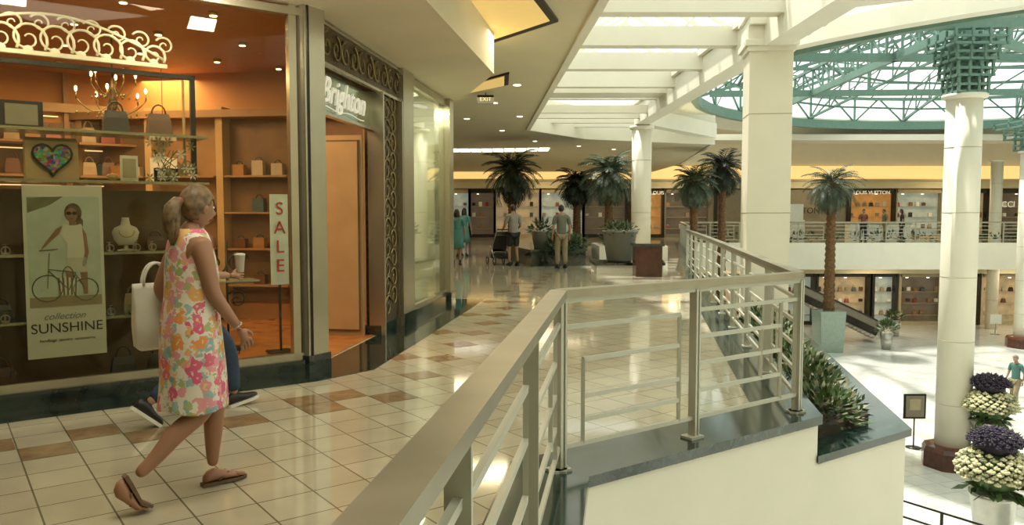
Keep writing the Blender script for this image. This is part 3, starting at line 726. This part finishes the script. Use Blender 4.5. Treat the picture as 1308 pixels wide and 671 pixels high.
b.prism([(.55,21.9),(2.1,22.3),(2.6,27.6),(-.6,27.6)],0,.42,'marble'); b.prism([(.5,21.85),(2.15,22.25),(2.65,27.65),(-.65,27.65)],.42,.47,'marbleb'); b.fin('planter_bench')
b=MB()
for k in range(16): leafcloud(b,(ru(1.3,2.0),ru(22.9,26.5),.47),(.4,.4,.35),90,.16,['leaf','leaf','leafl'])
for k in range(6): leafcloud(b,(ru(2.9,4.5),ru(24.8,27),.45),(.4,.4,.4),90,.16,['leaf','leafl'])
for k in range(6): leafcloud(b,(-2.45+k*.08,19.8+k*1.0,.45),(.5,.6,.38),110,.14,['leaf','leafl','leafy'])
b.fin('planter_foliage')
b=MB(); b.prism([(-3.3,19.2),(-1.95,19.2),(-1.75,26),(-3.2,26)],0,.45,'marble'); b.fin('planter_bench')
b=MB(); b.prism([(2.75,24.6),(3.6,24.6),(3.6,27.6),(2.8,27.6)],0,.45,'white'); b.prism([(4.3,24.6),(4.9,24.6),(5.1,27.3),(4.3,27.3)],0,.45,'white'); b.fin('planter_bench')
b=MB(); b.prism([(2.1,19.4),(3.75,19.4),(3.95,20.7),(2.1,20.7)],0,.20,'white'); b.prism([(2.05,19.35),(3.8,19.35),(4.0,20.75),(2.05,20.75)],.20,.26,'marble'); b.fin('pot_plinth')
b=MB(); b.lathe((2.75,20.0,.26),[(.29,0),(.33,.05),(.43,.72),(.47,.74),(.47,.8),(.40,.8),(.38,.7)],'pot',28); 
for k in range(6): leafcloud(b,(2.75+ru(-.25,.25),20+ru(-.25,.25),1.0),(.3,.3,.28),110,.10,['leaf','leafl','leafy'])
b.fin('potted_plant')
b=MB(); b.lathe((.85,23.0,.47),[(.2,0),(.28,.45),(.30,.5),(.25,.5)],'pot',20); leafcloud(b,(.85,23.0,.95),(.34,.34,.3),140,.16,['leaf','leafl']); b.fin('potted_plant')
b=MB(); b.box((3.22,18.6,.36),(.62,.5,.72),'brick'); b.box((3.22,18.6,.75),(.72,.6,.06),'marble'); b.box((3.22,18.34,.36),(.5,.02,.56),'brick'); b.fin('marble_pedestal')
b=MB()
for k in range(40): leafcloud(b,(10+k*.8,40.3,0.1),(.5,.3,.4),24,.25,['leaf','leafl'])
b.fin('balcony_foliage')
def urn(name,x,y,s=1):
    b=MB(Matrix.Translation((x,y,ZL))@Matrix.Scale(s,4))
    b.lathe((0,0,0),[(.22,0),(.24,.03),(.36,1.15),(.39,1.18),(.39,1.24),(.33,1.24),(.3,1.1)],'silver',28)
    b.sph((0,0,1.62),(.50,.50,.36),'leaf',14)
    def blossom(p,r,m):
        p=Vector(p); 
        for k in range(6):
            a=k*1.047+rnd(); b.sph(p+Vector((math.cos(a)*r*.6,math.sin(a)*r*.6,0)),(r*.5,r*.5,r*.4),m,5,k=3)
        b.sph(p+Vector((0,0,r*.3)),r*.5,m,5,k=3)
    for i in range(150):
        th=i*2.39996; z=-.35+1.2*(i/150); cr=math.sqrt(max(0,1-z*z)); q=ru(.94,1.06); blossom((.57*q*cr*math.cos(th),.57*q*cr*math.sin(th),1.64+.36*z*q),ru(.055,.075),'cream_fl' if rnd()<.88 else 'leafy')
    for i in range(70):
        th=i*2.39996; z=i/70; cr=math.sqrt(max(0,1-z*z)); p=Vector((.40*cr*math.cos(th),.40*cr*math.sin(th),2.08+.26*z)); blossom(p,.06,'purple')
        b.tube([p,p+Vector((.07*cr*math.cos(th),.07*cr*math.sin(th),.06))],[.02,.004],'purple',4)
    leafcloud(b,(0,0,1.3),(.4,.4,.2),60,.3,['leaf'],up=-.5)
    b.sph((0,0,2.05),(.33,.33,.2),'purple',10)
    b.fin(name)
urn('flower_urn',11.75,19.0,1.04); urn('flower_urn',8.80,14.0,1.06)
b=MB(); b.lathe((10.95,21,ZL),[(.2,0),(.2,.02),(.03,.04)],'dark',16); b.tube([(10.95,21,ZL+.02),(10.95,21,ZL+.9)],.02,'dark',8); b.box((10.95,21,ZL+1.15),(.60,.04,.68),'dark'); b.box((10.95,20.975,ZL+1.15),(.5,.01,.58),'taupe'); b.box((10.95,20.97,ZL+1.2),(.3,.01,.3),'tan'); b.fin('sign_stand')
b=MB(); b.lathe((25.5,41,ZL),[(.25,0),(.03,.04),(.03,.6)],'silver',10); b.box((25.5,41,ZL+.8),(.6,.05,.5),'paper'); b.fin('sign_stand')
b=MB(); b.lathe((18.8,40,ZL),[(.25,0),(.27,.03),(.27,.75),(.2,.8)],'silver',16); b.fin('trash_bin')
for x,y in((19.9,40.4),(17.6,36.5)):
    b=MB(); b.lathe((x,y,ZL),[(.2,0),(.3,.8),(.25,.8)],'silver',16); leafcloud(b,(x,y,ZL+.9),(.4,.4,.4),120,.25,['leaf']); b.fin('potted_plant')
b=MB()
for x0,y0,x1,y1 in((7.2,14.6,8.3,13.0),(8.3,13.0,9.5,12.4)):
    for z in(.35,.7,1.0): b.beam((x0,y0,ZL+z),(x1,y1,ZL+z),.03,.03,'dark')
    for f in(0,.5,1): b.beam((x0+(x1-x0)*f,y0+(y1-y0)*f,ZL),(x0+(x1-x0)*f,y0+(y1-y0)*f,ZL+1),.04,.04,'dark')
b.fin('lower_railing')
b=MB()
for dy in(0,1.1): 
    b.beam((14.2,38.3+dy,-2.6),(18.0,38.3+dy,ZL+.5),.12,.35,'dark'); b.beam((14.2,38.3+dy,-2.0),(18.0,38.3+dy,ZL+1.1),.08,.08,'black'); b.beam((14.2,38.3+dy,-2.3),(18,38.3+dy,ZL+.8),.02,.5,'taupe')
for i in range(20): 
    f=i/19; b.box((14.2+3.8*f,38.85,-2.75+f*(ZL+.25+2.75)),(.3,1.0,.12),'silver')
b.fin('escalator')
b=MB(); b.box((16.1,45,.55),(1.2,.6,1.1),'cloth_w'); b.box((16.1,44.6,1.5),(.9,.1,1.0),'paper'); b.box((16.1,44.9,.02),(1.3,.7,.04),'dark'); b.fin('display_case')
b=MB(); b.box((20.5,43.9,.45),(3.4,.7,.9),'cloth_w'); b.box((20.5,43.9,.93),(3.5,.8,.06),'glassg'); b.fin('display_counter')
# ---------------------------------------------------------------- people
def skinobj(name,verts,edges,rad,m,parent,sub=2,root=0):
    me=bpy.data.meshes.new(name); me.from_pydata(verts,edges,[]); o=bpy.data.objects.new(name,me); C.objects.link(o); o.parent=parent
    sk=o.modifiers.new('skin','SKIN'); sk.use_smooth_shade=True
    lay=me.skin_vertices[0].data
    for i,r in enumerate(rad): lay[i].radius=(r if hasattr(r,'__len__') else (r,r)); lay[i].use_root=(i==root)
    ss=o.modifiers.new('sub','SUBSURF'); ss.levels=sub; ss.render_levels=sub
    me.materials.append(M[m] if isinstance(m,str) else m)
    return o
def hand(name,wr,dr,side,parent,m,curl=.5,palm_n=None):
    dr=Vector(dr).normalized(); wr=Vector(wr)
    pn=Vector(palm_n) if palm_n else Vector((-side,0,0))
    pn=(pn-dr*pn.dot(dr)).normalized(); fw=dr.cross(pn).normalized()
    if fw.y<0: fw=-fw
    V=[wr,wr+dr*.05];R=[(.022,.017),(.034,.016)];Eg=[(0,1)]
    for i,(o,L) in enumerate(((.030,.070),(.010,.078),(-.010,.072),(-.029,.056))):
        base=wr+dr*.088+fw*o; k=len(V); V.append(base);R.append(.0105);Eg.append((1,k))
        d=dr.copy();p=base
        for j,fr in enumerate((.42,.33,.25)):
            ang=curl*(.5+.35*j); d=(d*math.cos(ang)+pn*math.sin(ang)).normalized()
            p=p+d*L*fr; V.append(p);R.append(.0088-.0008*j);Eg.append((k+j,k+j+1))
    k=len(V); t0=wr+dr*.03+fw*.026; V+= [t0,t0+dr*.03+fw*.022+pn*.008,t0+dr*.058+fw*.026+pn*.018]; R+=[.012,.0105,.008]; Eg+=[(1,k),(k,k+1),(k+1,k+2)]
    skinobj(name,[tuple(v) for v in V],Eg,R,m,parent,1)
def head(parent,c,yaw,pitch,skin,hair,style='short',s=1.0):
    mt=Matrix.Translation(c)@Matrix.Rotation(yaw,4,'Z')@Matrix.Rotation(pitch,4,'X')@Matrix.Scale(s,4)
    b=MB(mt); n=36;k=26;rings=[]
    def shp(th,ph,g=1.0,face=True):
        x=math.cos(ph)*math.cos(th);y=math.cos(ph)*math.sin(th);z=math.sin(ph)
        X=x*.073*g;Y=y*.092*g;Z=z*.112*g
        if z<0: X*=1-.42*(-z)**1.5; Y=Y*(1-.35*(-z)**1.5)+.022*(-z)
        if y<0 and z>-.3: Y*=1.06
        if face and y>0:
            g2=lambda cx,cz,sx,sz:math.exp(-((X-cx)/sx)**2-((Z-cz)/sz)**2)
            Y+=.026*g2(0,-.025,.012,.020)+.010*g2(0,.0,.009,.02)-.008*g2(.03,.008,.016,.012)-.008*g2(-.03,.008,.016,.012)+.006*g2(0,.03,.04,.01)+.006*g2(0,-.062,.022,.008)+.006*g2(0,-.095,.02,.014)
        return (X,Y,Z)
    for i in range(k+1):
        ph=-math.pi/2*.99+math.pi*.99*i/k; rings.append([shp(2*math.pi*j/n,ph) for j in range(n)])
    b.loft(rings,skin)
    for sx in(-1,1):
        b.sph((sx*.030,.078,.006),(.014,.010,.009),'eye',10); b.sph((sx*.030,.0865,.006),(.0055,.003,.0055),'iris',8)
        b.box((sx*.031,.088,.026),(.028,.006,.004),hair)
        b.sph((sx*.073,-.005,-.01),(.010,.019,.031),skin,10); b.sph((sx*.080,-.002,-.008),(.005,.012,.02),skin,8)
    b.sph((0,.089,-.060),(.021,.008,.005),'lips',10); b.sph((0,.087,-.067),(.018,.008,.005),'lips',10)
    b.fin('head',parent)
    b=MB(mt); fs=[];vs=[]
    n=60;k=40
    low={'short':-.55,'pony':-.62,'long':-.75}[style]
    gg={'short':1.10,'pony':1.12,'long':1.13}[style]
    for i in range(k+1):
        ph=-math.pi/2*.99+math.pi*.99*i/k
        for j in range(n):
            th=2*math.pi*j/n; vs.append(shp(th,ph,gg+.014*math.sin(th*15+ph*5),False))
    for i in range(k):
        for j in range(n):
            j2=(j+1)%n; f=(i*n+j,i*n+j2,(i+1)*n+j2,(i+1)*n+j)
            c0=sum((Vector(vs[q]) for q in f),Vector())/4; y=c0.y/.1; z=c0.z/.12
            hl=.45-.9*max(0,.35-y)
            if (y>.35 and z<.42) or (-.12<y<=.35 and z<hl*.55-.05) or z<low: continue
            if z<-.35 and y>-.25: continue
            fs.append(f)
    b.add(vs,fs,hair,True)
    if style=='pony':
        b.tube([(0,-.105,.015),(0,-.13,.015),(0,-.155,-.02),(0,-.16,-.07),(0.0,-.152,-.13),(0,-.14,-.17),(.005,-.135,-.205)],[.022,.030,.042,.046,.040,.026,.006],hair,14)
        for q in range(10):
            a=q*.7; b.tube([(.03*math.cos(a),-.15+.02*math.sin(a),-.02),(.042*math.cos(a),-.158+.03*math.sin(a),-.09),(.03*math.cos(a),-.15+.02*math.sin(a),-.15),(.012*math.cos(a),-.14,-.22)],[.008,.010,.007,.002],hair,6)
        b.tube([(0,-.11,.015),(0,-.125,.015),(0,-.13,.013)],[.026,.026,.024],'lips',10)
    if style=='long':
        b.loft([[(.085*math.cos(t)*w,-.035+.07*math.sin(t)*w,z) for t in [math.pi+math.pi*i/12 for i in range(13)]]+[(.06*math.cos(t)*w,-.02+.03*math.sin(t)*w,z) for t in [2*math.pi-math.pi*i/12 for i in range(13)]] for z,w in((.03,1.0),(-.06,1.05),(-.14,1.1),(-.2,.8))],hair)
    o=b.fin('hair',parent); so=o.modifiers.new('sol','SOLIDIFY'); so.thickness=.006*s; 
def shoe(parent,ank,yaw,pitch,m,ms='black'):
    mt=Matrix.Translation(ank)@Matrix.Rotation(yaw,4,'Z')@Matrix.Rotation(pitch,4,'X')
    b=MB(mt)
    R=[]
    for y,w,h in((-.075,.02,.03),(-.07,.032,.07),(-.03,.037,.09),(.02,.038,.085),(.07,.043,.06),(.12,.046,.045),(.165,.036,.035),(.19,.015,.02)):
        R.append([(w*math.cos(t),y,-.06+h*.5+h*.5*math.sin(t)) for t in [2*math.pi*k/14 for k in range(14)]])
    b.loft(R,m)
    ol=[(.038,-.06),(.02,-.08),(-.02,-.08),(-.038,-.06),(-.04,.04),(-.05,.12),(-.035,.185),(0,.205),(.035,.185),(.05,.12),(.04,.04)]
    b.prism(ol,-.085,-.06,ms); b.fin('shoe',parent)
def sandal_foot(parent,pts,skinm,sole):
    h,bl,tt,up=[Vector(p) for p in pts]; d=(bl-h).normalized(); sd=d.cross(up).normalized(); u=sd.cross(d).normalized()
    d2=(tt-bl).normalized(); u2=sd.cross(d2).normalized()
    b=MB()
    rings=[]
    for c,dd,uu,w,t in((h-d*.02,d,u,.024,.010),(h+d*.02,d,u,.032,.010),(h.lerp(bl,.5),d,u,.032,.009),(bl,d2,u2,.043,.008),(bl.lerp(tt,.6),d2,u2,.042,.008),(tt+d2*.01,d2,u2,.022,.008)):
        rings.append([c+sd*w-uu*t*2,c+sd*w,c-sd*w,c-sd*w-uu*t*2])
    b.loft(rings,sole,False)
    s0=bl+u2*.006+d2*.015
    for sg in(-1,1): b.tube([s0,bl-d*.02+sd*sg*.022+u*.040,h.lerp(bl,.45)+sd*sg*.036+u*.01],.006,sole,6)
    R=[]
    for c,uu,w,t in((h-d*.01,u,.018,.02),(h+d*.015,u,.030,.032),(h.lerp(bl,.35),u,.031,.036),(h.lerp(bl,.7),u,.037,.026),(bl,u2,.042,.018),(bl.lerp(tt,.35),u2,.040,.013)):
        R.append([c+sd*w*math.cos(a)+uu*(t+t*math.sin(a)) for a in [2*math.pi*k/14 for k in range(14)]])
    b.loft(R,skinm)
    for i,(o,L,r) in enumerate(((.028,.05,.012),(.010,.046,.009),(-.005,.042,.0085),(-.019,.037,.008),(-.031,.030,.0075))):
        q=bl.lerp(tt,.3)+sd*o+u2*r; b.tube([q,q+d2*L*.5+u2*.004,q+d2*L*.9,q+d2*L],[r,r,r*.9,r*.4],skinm,8)
    b.fin('foot_and_sandal',parent)
fw=math.radians(44)-math.pi/2
W=empty('walking_woman',Matrix.Translation((-1.69,4.11,0))@Matrix.Rotation(fw,4,'Z'))
V=[(0,0,.90),(0,0,1.05),(0,0,1.20),(0,-.01,1.32),(0,.0,1.40),(0,.015,1.46),
 (.15,-.005,1.325),(.190,.035,1.08),(.19,.165,.895),
 (-.15,-.005,1.325),(-.195,-.10,1.08),(-.22,.06,.94),
 (-.085,.01,.86),(-.08,.15,.48),(-.065,.12,.10),
 (.085,-.0,.86),(.09,.03,.47),(.085,-.33,.19),
 (-.072,.13,.33),(.09,-.13,.375),(-.07,.12,.16),(.087,-.24,.26),(.172,.015,1.20)]
Eg=[(0,1),(1,2),(2,3),(3,4),(4,5),(3,6),(6,22),(22,7),(7,8),(3,9),(9,10),(10,11),(0,12),(12,13),(13,18),(18,20),(20,14),(0,15),(15,16),(16,19),(19,21),(21,17)]
R=[(.13,.10),(.11,.09),(.13,.095),(.11,.075),.052,.048,.060,.043,.025,.055,.040,.025,.085,.055,.030,.085,.055,.030,.058,.056,.036,.039,.050]
skinobj('body',V,Eg,R,'skin',W)
hand('hand_right',(.19,.165,.895),(-.02,.45,-.85),1,W,'skin',.75)
hand('hand_left',(-.22,.06,.94),(-.0,.9,-.1),-1,W,'skin',1.0)
sandal_foot(W,[(-.065,.075,.022),(-.065,.215,.022),(-.068,.295,.022),(0,0,1)],'skin','tan_sole')
sandal_foot(W,[(.085,-.385,.185),(.085,-.325,.055),(.085,-.275,.022),(0,-.9,.35)],'skin','tan_sole')
b=MB()
rg=[]
nn=64
prof=[(1.415,.065,.060,0),(1.40,.10,.072,0),(1.375,.145,.084,-.005),(1.32,.160,.100,-.005),(1.25,.160,.114,0),(1.18,.165,.126,.005),(1.10,.162,.122,0),(1.02,.166,.125,-.005),(.93,.182,.138,-.01),(.84,.190,.146,-.01),(.74,.192,.150,-.005),(.64,.196,.152,0),(.54,.202,.158,-.005),(.47,.208,.164,-.01)]
for z,rx,ry,cy in prof:
    f=max(0,(1.1-z)/.63)
    rg.append([((rx*(1+.035*f*math.sin(5*t+1)+.02*f*math.sin(9*t)))*math.cos(t),cy+ry*(1+.045*f*math.sin(6*t)+.02*f*math.sin(11*t))*math.sin(t),z+.008*f*math.sin(4*t)) for t in [2*math.pi*k/nn for k in range(nn)]])
b.loft(rg,'floral',True,False); o=b.fin('dress',W); so=o.modifiers.new('sol','SOLIDIFY'); so.thickness=.006; ss=o.modifiers.new('ss','SUBSURF'); ss.levels=1; ss.render_levels=1
head(W,(0,.04,1.53),math.radians(18),math.radians(-6),'skin','hair','pony',.97)
b=MB()
b.loft([[(-.27+sx*.045*k2,-.085+sy*.115*k,z) for sx,sy in((-1,-1),(0,-1.05),(1,-1),(1,1),(0,1.05),(-1,1))] for z,k,k2 in((.76,.8,.8),(.78,.95,1.1),(.90,1.0,1.2),(1.0,1.0,.9),(1.09,1.02,.5),(1.12,1.02,.4))],'cloth_w')
for dx in(-.02,.02): b.tube([(-.27+dx,-.085+.07*math.cos(a),1.11+.12*math.sin(a)) for a in [math.pi*i/10 for i in range(11)]],.007,'cloth_w',6)
b.fin('tote_bag',W)
b=MB(); b.tube([(.191+.027*math.cos(t),.158+.021*math.sin(t),.91+.014*math.sin(t)) for t in [2*math.pi*k/16 for k in range(17)]],.004,'silver',6); b.fin('bracelet',W)
def person(name,x,y,z,face_deg,h,shirt,pants,hairm='haird',style='short',stride=.0,skin='skin2',shorts=False,dress=False,arms=None,shoem='black',sole='black'):
    e=empty(name,Matrix.Translation((x,y,z))@Matrix.Rotation(math.radians(face_deg-90),4,'Z')@Matrix.Scale(h/1.72,4))
    s=stride
    lk=(-.10,.03+s*.42,.50);la=(-.10,-.02+s*.58,.09); rk=(.10,.03-s*.05,.50); ra=(.10,-.02-s*.70,.09+s*.15)
    A=arms or {}
    re=A.get('re',(.235,-.03+s*.25,1.12)); rw=A.get('rw',(.245,.05+s*.5,.88)); le=A.get('le',(-.235,-.03-s*.25,1.12)); lw=A.get('lw',(-.245,.05-s*.3,.88))
    V=[(0,0,.93),(0,0,1.10),(0,0,1.28),(0,0,1.40),(0,.01,1.50),(0,.02,1.56),(.18,0,1.39),re,rw,(-.18,0,1.39),le,lw,(-.09,0,.89),lk,la,(.09,0,.89),rk,ra]
    Eg=[(0,1),(1,2),(2,3),(3,4),(4,5),(3,6),(6,7),(7,8),(3,9),(9,10),(10,11),(0,12),(12,13),(13,14),(0,15),(15,16),(16,17)]
    R=[(.13,.10),(.12,.09),(.14,.10),(.11,.08),.055,.052,.055,.042,.027,.055,.042,.027,.08,.055,.036,.08,.055,.036]
    skinobj('body',V,Eg,R,skin,e,1)
    mid=lambda p,q,f:tuple(p[i]+(q[i]-p[i])*f for i in range(3))
    SV=[(0,0,.90),(0,0,1.10),(0,0,1.28),(0,0,1.41),(.18,0,1.40),mid((.18,0,1.4),re,.8),(-.18,0,1.40),mid((-.18,0,1.4),le,.8)]
    skinobj('shirt',SV,[(0,1),(1,2),(2,3),(3,4),(4,5),(3,6),(6,7)],[(.155,.125),(.145,.115),(.16,.12),(.10,.09),.075,.062,.075,.062],shirt,e,2,1)
    if dress:
        b=MB(); b.loft([[(rx*math.cos(t),ry*(1+.05*math.sin(5*t))*math.sin(t),zz) for t in [2*math.pi*k/24 for k in range(24)]] for zz,rx,ry in((1.1,.14,.11),(.95,.18,.13),(.75,.2,.15),(.5,.24,.18))],shirt); b.fin('skirt',e)
    else:
        if shorts: PV=[(0,0,.95),(-.09,0,.88),mid((-.09,0,.88),lk,.95),(.09,0,.88),mid((.09,0,.88),rk,.95)]; PE=[(0,1),(1,2),(0,3),(3,4)];PR=[(.145,.115),.10,.085,.10,.085]
        else: PV=[(0,0,.95),(-.09,0,.88),lk,mid(lk,la,.93),(.09,0,.88),rk,mid(rk,ra,.93)];PE=[(0,1),(1,2),(2,3),(0,4),(4,5),(5,6)];PR=[(.145,.115),.105,.082,.066,.105,.082,.066]
        skinobj('trousers',PV,PE,PR,pants,e,2)
    shoe(e,la,0,s*.35,shoem,sole); shoe(e,ra,0,-s*1.2,shoem,sole)
    hd=lambda a,c:tuple(c[i]-a[i] for i in range(3))
    hand('hand_right',rw,hd(re,rw),1,e,skin,.5); hand('hand_left',lw,hd(le,lw),-1,e,skin,.5)
    head(e,(0,.05,1.625),0,0,skin,hairm,style,.98)
    return e
cs=lambda n,c:mat(n,c,.75,noise=.12)
sh_red=cs('rust_shirt',(.22,.07,.05)); sh_grey=cs('grey_shirt',(.33,.32,.28)); sh_gr=cs('olive_shirt',(.16,.17,.12)); kh=cs('khaki_trousers',(.30,.25,.14)); dk=cs('dark_shorts',(.02,.02,.02)); tl=cs('teal_dress_cloth',(.10,.30,.27))
pe=person('walking_companion',-2.31,5.72,0,44,1.60,sh_red,'denim','haird','short',.60,'skin2',arms={'rw':(.16,.20,1.12),'re':(.21,-.04,1.14),'lw':(-.2,-.1,.88),'le':(-.22,-.06,1.12)},sole='cloth_w')
b=MB(); b.lathe((.14,.29,1.14),[(.03,0),(.04,.13),(.042,.13),(.042,.145),(.02,.15)],'cloth_w',16); b.fin('coffee_cup',pe)
person('standing_man',1.34,21.2,0,100,1.70,sh_gr,kh,'haird','short',.05)
person('man_with_stroller',.04,22.2,0,110,1.72,sh_grey,dk,'haird','short',.1,shorts=True,arms={'lw':(-.2,.36,1.02),'le':(-.24,.08,1.12),'rw':(.2,.36,1.02),'re':(.24,.08,1.12)})
person('woman_in_teal_dress',-1.62,23,0,95,1.6,tl,tl,'haird','long',.1,dress=True)
person('shopper',-1.65,27,0,80,1.65,tl,dk,'haird','long',.1,dress=True)
person('shopper_on_lower_floor',16.6,25.5,ZL,200,1.72,cs('teal_shirt',(.08,.2,.17)),kh,'hairg','short',.2)
bt=cs('black_top',(.03,.03,.03))
for x,y,f,s1,s2,st in((18.6,41.5,-90,sh_red,dk,'short'),(20.2,42.5,180,sh_gr,kh,'short'),(21.0,42.2,150,bt,dk,'long'),(13.2,43.0,0,sh_grey,dk,'short'),(23.6,42.6,200,bt,kh,'long'),(17.4,43.0,-60,sh_grey,'denim','short')):
    person('shopper_on_balcony',x,y,0,f,1.68,s1,s2,'haird',st,.1)
b=MB(Matrix.Translation((-.37,22.75,0))@Matrix.Rotation(math.radians(20),4,'Z'))
for sx in(-1,1):
    for y in(-.3,.35):
        b.tube([(sx*.25,y+.11*math.cos(t),.11+.11*math.sin(t)) for t in [2*math.pi*k/14 for k in range(15)]],.018,'black',6); b.tube([(sx*.25-.02,y,.11),(sx*.25+.02,y,.11)],.03,'silver',6)
    b.tube([(sx*.24,.35,.12),(sx*.23,-.1,.6),(sx*.22,-.45,1.02)],.014,'silver',6); b.tube([(sx*.24,-.3,.12),(sx*.23,.1,.55)],.014,'silver',6)
b.tube([(-.22,-.45,1.02),(.22,-.45,1.02)],.018,'black',6)
b.loft([[(sx*.2,y+dy,z) for sx,dy in((-1,0),(1,0),(1,.05),(-1,.05))] for y,z in((.35,.35),(.1,.38),(-.05,.45),(-.15,.85))],'black',False)
b.loft([[(.21*math.cos(t),-.12+.3*math.sin(t)*q,.85+.12*(1-q)) for t in [math.pi*k/10 for k in range(11)]] for q in(1,.8,.5,.1)],'black',True,False,False)
b.box((0,0,.25),(.38,.4,.14),'black'); b.fin('baby_stroller')
# ---------------------------------------------------------------- lights
def area(name,loc,size,power,col,rot=(0,0,0),sy=None):
    l=bpy.data.lights.new(name,'AREA'); l.energy=power; l.size=size; l.color=col
    if sy: l.shape='RECTANGLE'; l.size_y=sy
    o=bpy.data.objects.new(name,l); C.objects.link(o); o.location=loc; o.rotation_euler=rot; return o
warm=(1,.62,.30)
for x,y,p in((-1.6,1.3,36),(-3.2,1.6,36),(-1.0,3.6,58),(-3.4,4.0,58),(-.2,4.6,42),(-5.5,2.5,46)):
    v=F1@Vector((x,y,3.36)); area('shop_ceiling_lamp',v,.8,p,warm)
for x in(-2.4,-1.3):
    v=F1@Vector((x,.08,3.2)); area('display_lamp',v,.3,9,(1,.82,.58))
for x in(-2.2,-.6):
    v=F1@Vector((x,-1.0,3.38)); area('added_soffit_fill',v,.25,24,(1,.9,.72),rot=(math.radians(35),0,ANG))  # added fill aimed at the window to brighten the poster, no fixture there
v=F2@Vector((1.2,1.2,3.3)); area('entrance_lamp',v,.6,36,warm)
v=F2@Vector((4.7,.32,3.3)); area('added_backing_fill',v,.4,70,(1,.95,.8))  # added fill that brightens the pale backing behind the second window
area('cove_lamp',(.1,11,3.9),1.2,45,(1,.84,.55)); area('cove_lamp',(-1.2,3.5,3.9),1.6,55,(1,.9,.7)); area('cove_lamp',(-.7,16,3.9),1.2,50,(1,.82,.5)); area('cove_lamp',(-2.2,24,3.9),2,85,(1,.82,.55)); area('corridor_lamp',(2,34,3.9),4,150,(1,.82,.55))
for x in(-6,2,10,18,26,34): area('cornice_lamp',(x,YF-2.5,3.9),1.6,90,(1,.78,.45),sy=1)
for x in(12,20,28): area('lower_shop_lamp',(x,42,-1.5),2,110,(1,.82,.55))
sun=bpy.data.lights.new('sun','SUN'); sun.energy=6.5; sun.angle=.05; sun.color=(1,.97,.88)
so=bpy.data.objects.new('sun',sun); C.objects.link(so); so.rotation_euler=(math.radians(-14),math.radians(-16),0)
w=bpy.data.worlds.new('sky'); S.world=w; w.use_nodes=True; nt=w.node_tree; bg=nt.nodes['Background']
tc=nt.nodes.new('ShaderNodeTexCoord'); n=nt.nodes.new('ShaderNodeTexNoise'); n.inputs['Scale'].default_value=3; r=nt.nodes.new('ShaderNodeValToRGB')
r.color_ramp.elements[0].color=(.66,.80,.71,1); r.color_ramp.elements[1].color=(1,1,.90,1); r.color_ramp.elements[0].position=.35; r.color_ramp.elements[1].position=.65
nt.links.new(tc.outputs['Generated'],n.inputs['Vector']); nt.links.new(n.outputs['Fac'],r.inputs['Fac']); nt.links.new(r.outputs['Color'],bg.inputs['Color'])
bg.inputs['Strength'].default_value=1.85
# ---------------------------------------------------------------- camera
cam=bpy.data.cameras.new('camera'); co=bpy.data.objects.new('camera',cam); C.objects.link(co); S.camera=co
cam.sensor_width=36; cam.lens=1000/1308*36; cam.clip_end=300; cam.clip_start=.05
co.location=(0,0,1.5); co.rotation_euler=(math.radians(90-3.63),0,0)
S.view_settings.view_transform='Standard'
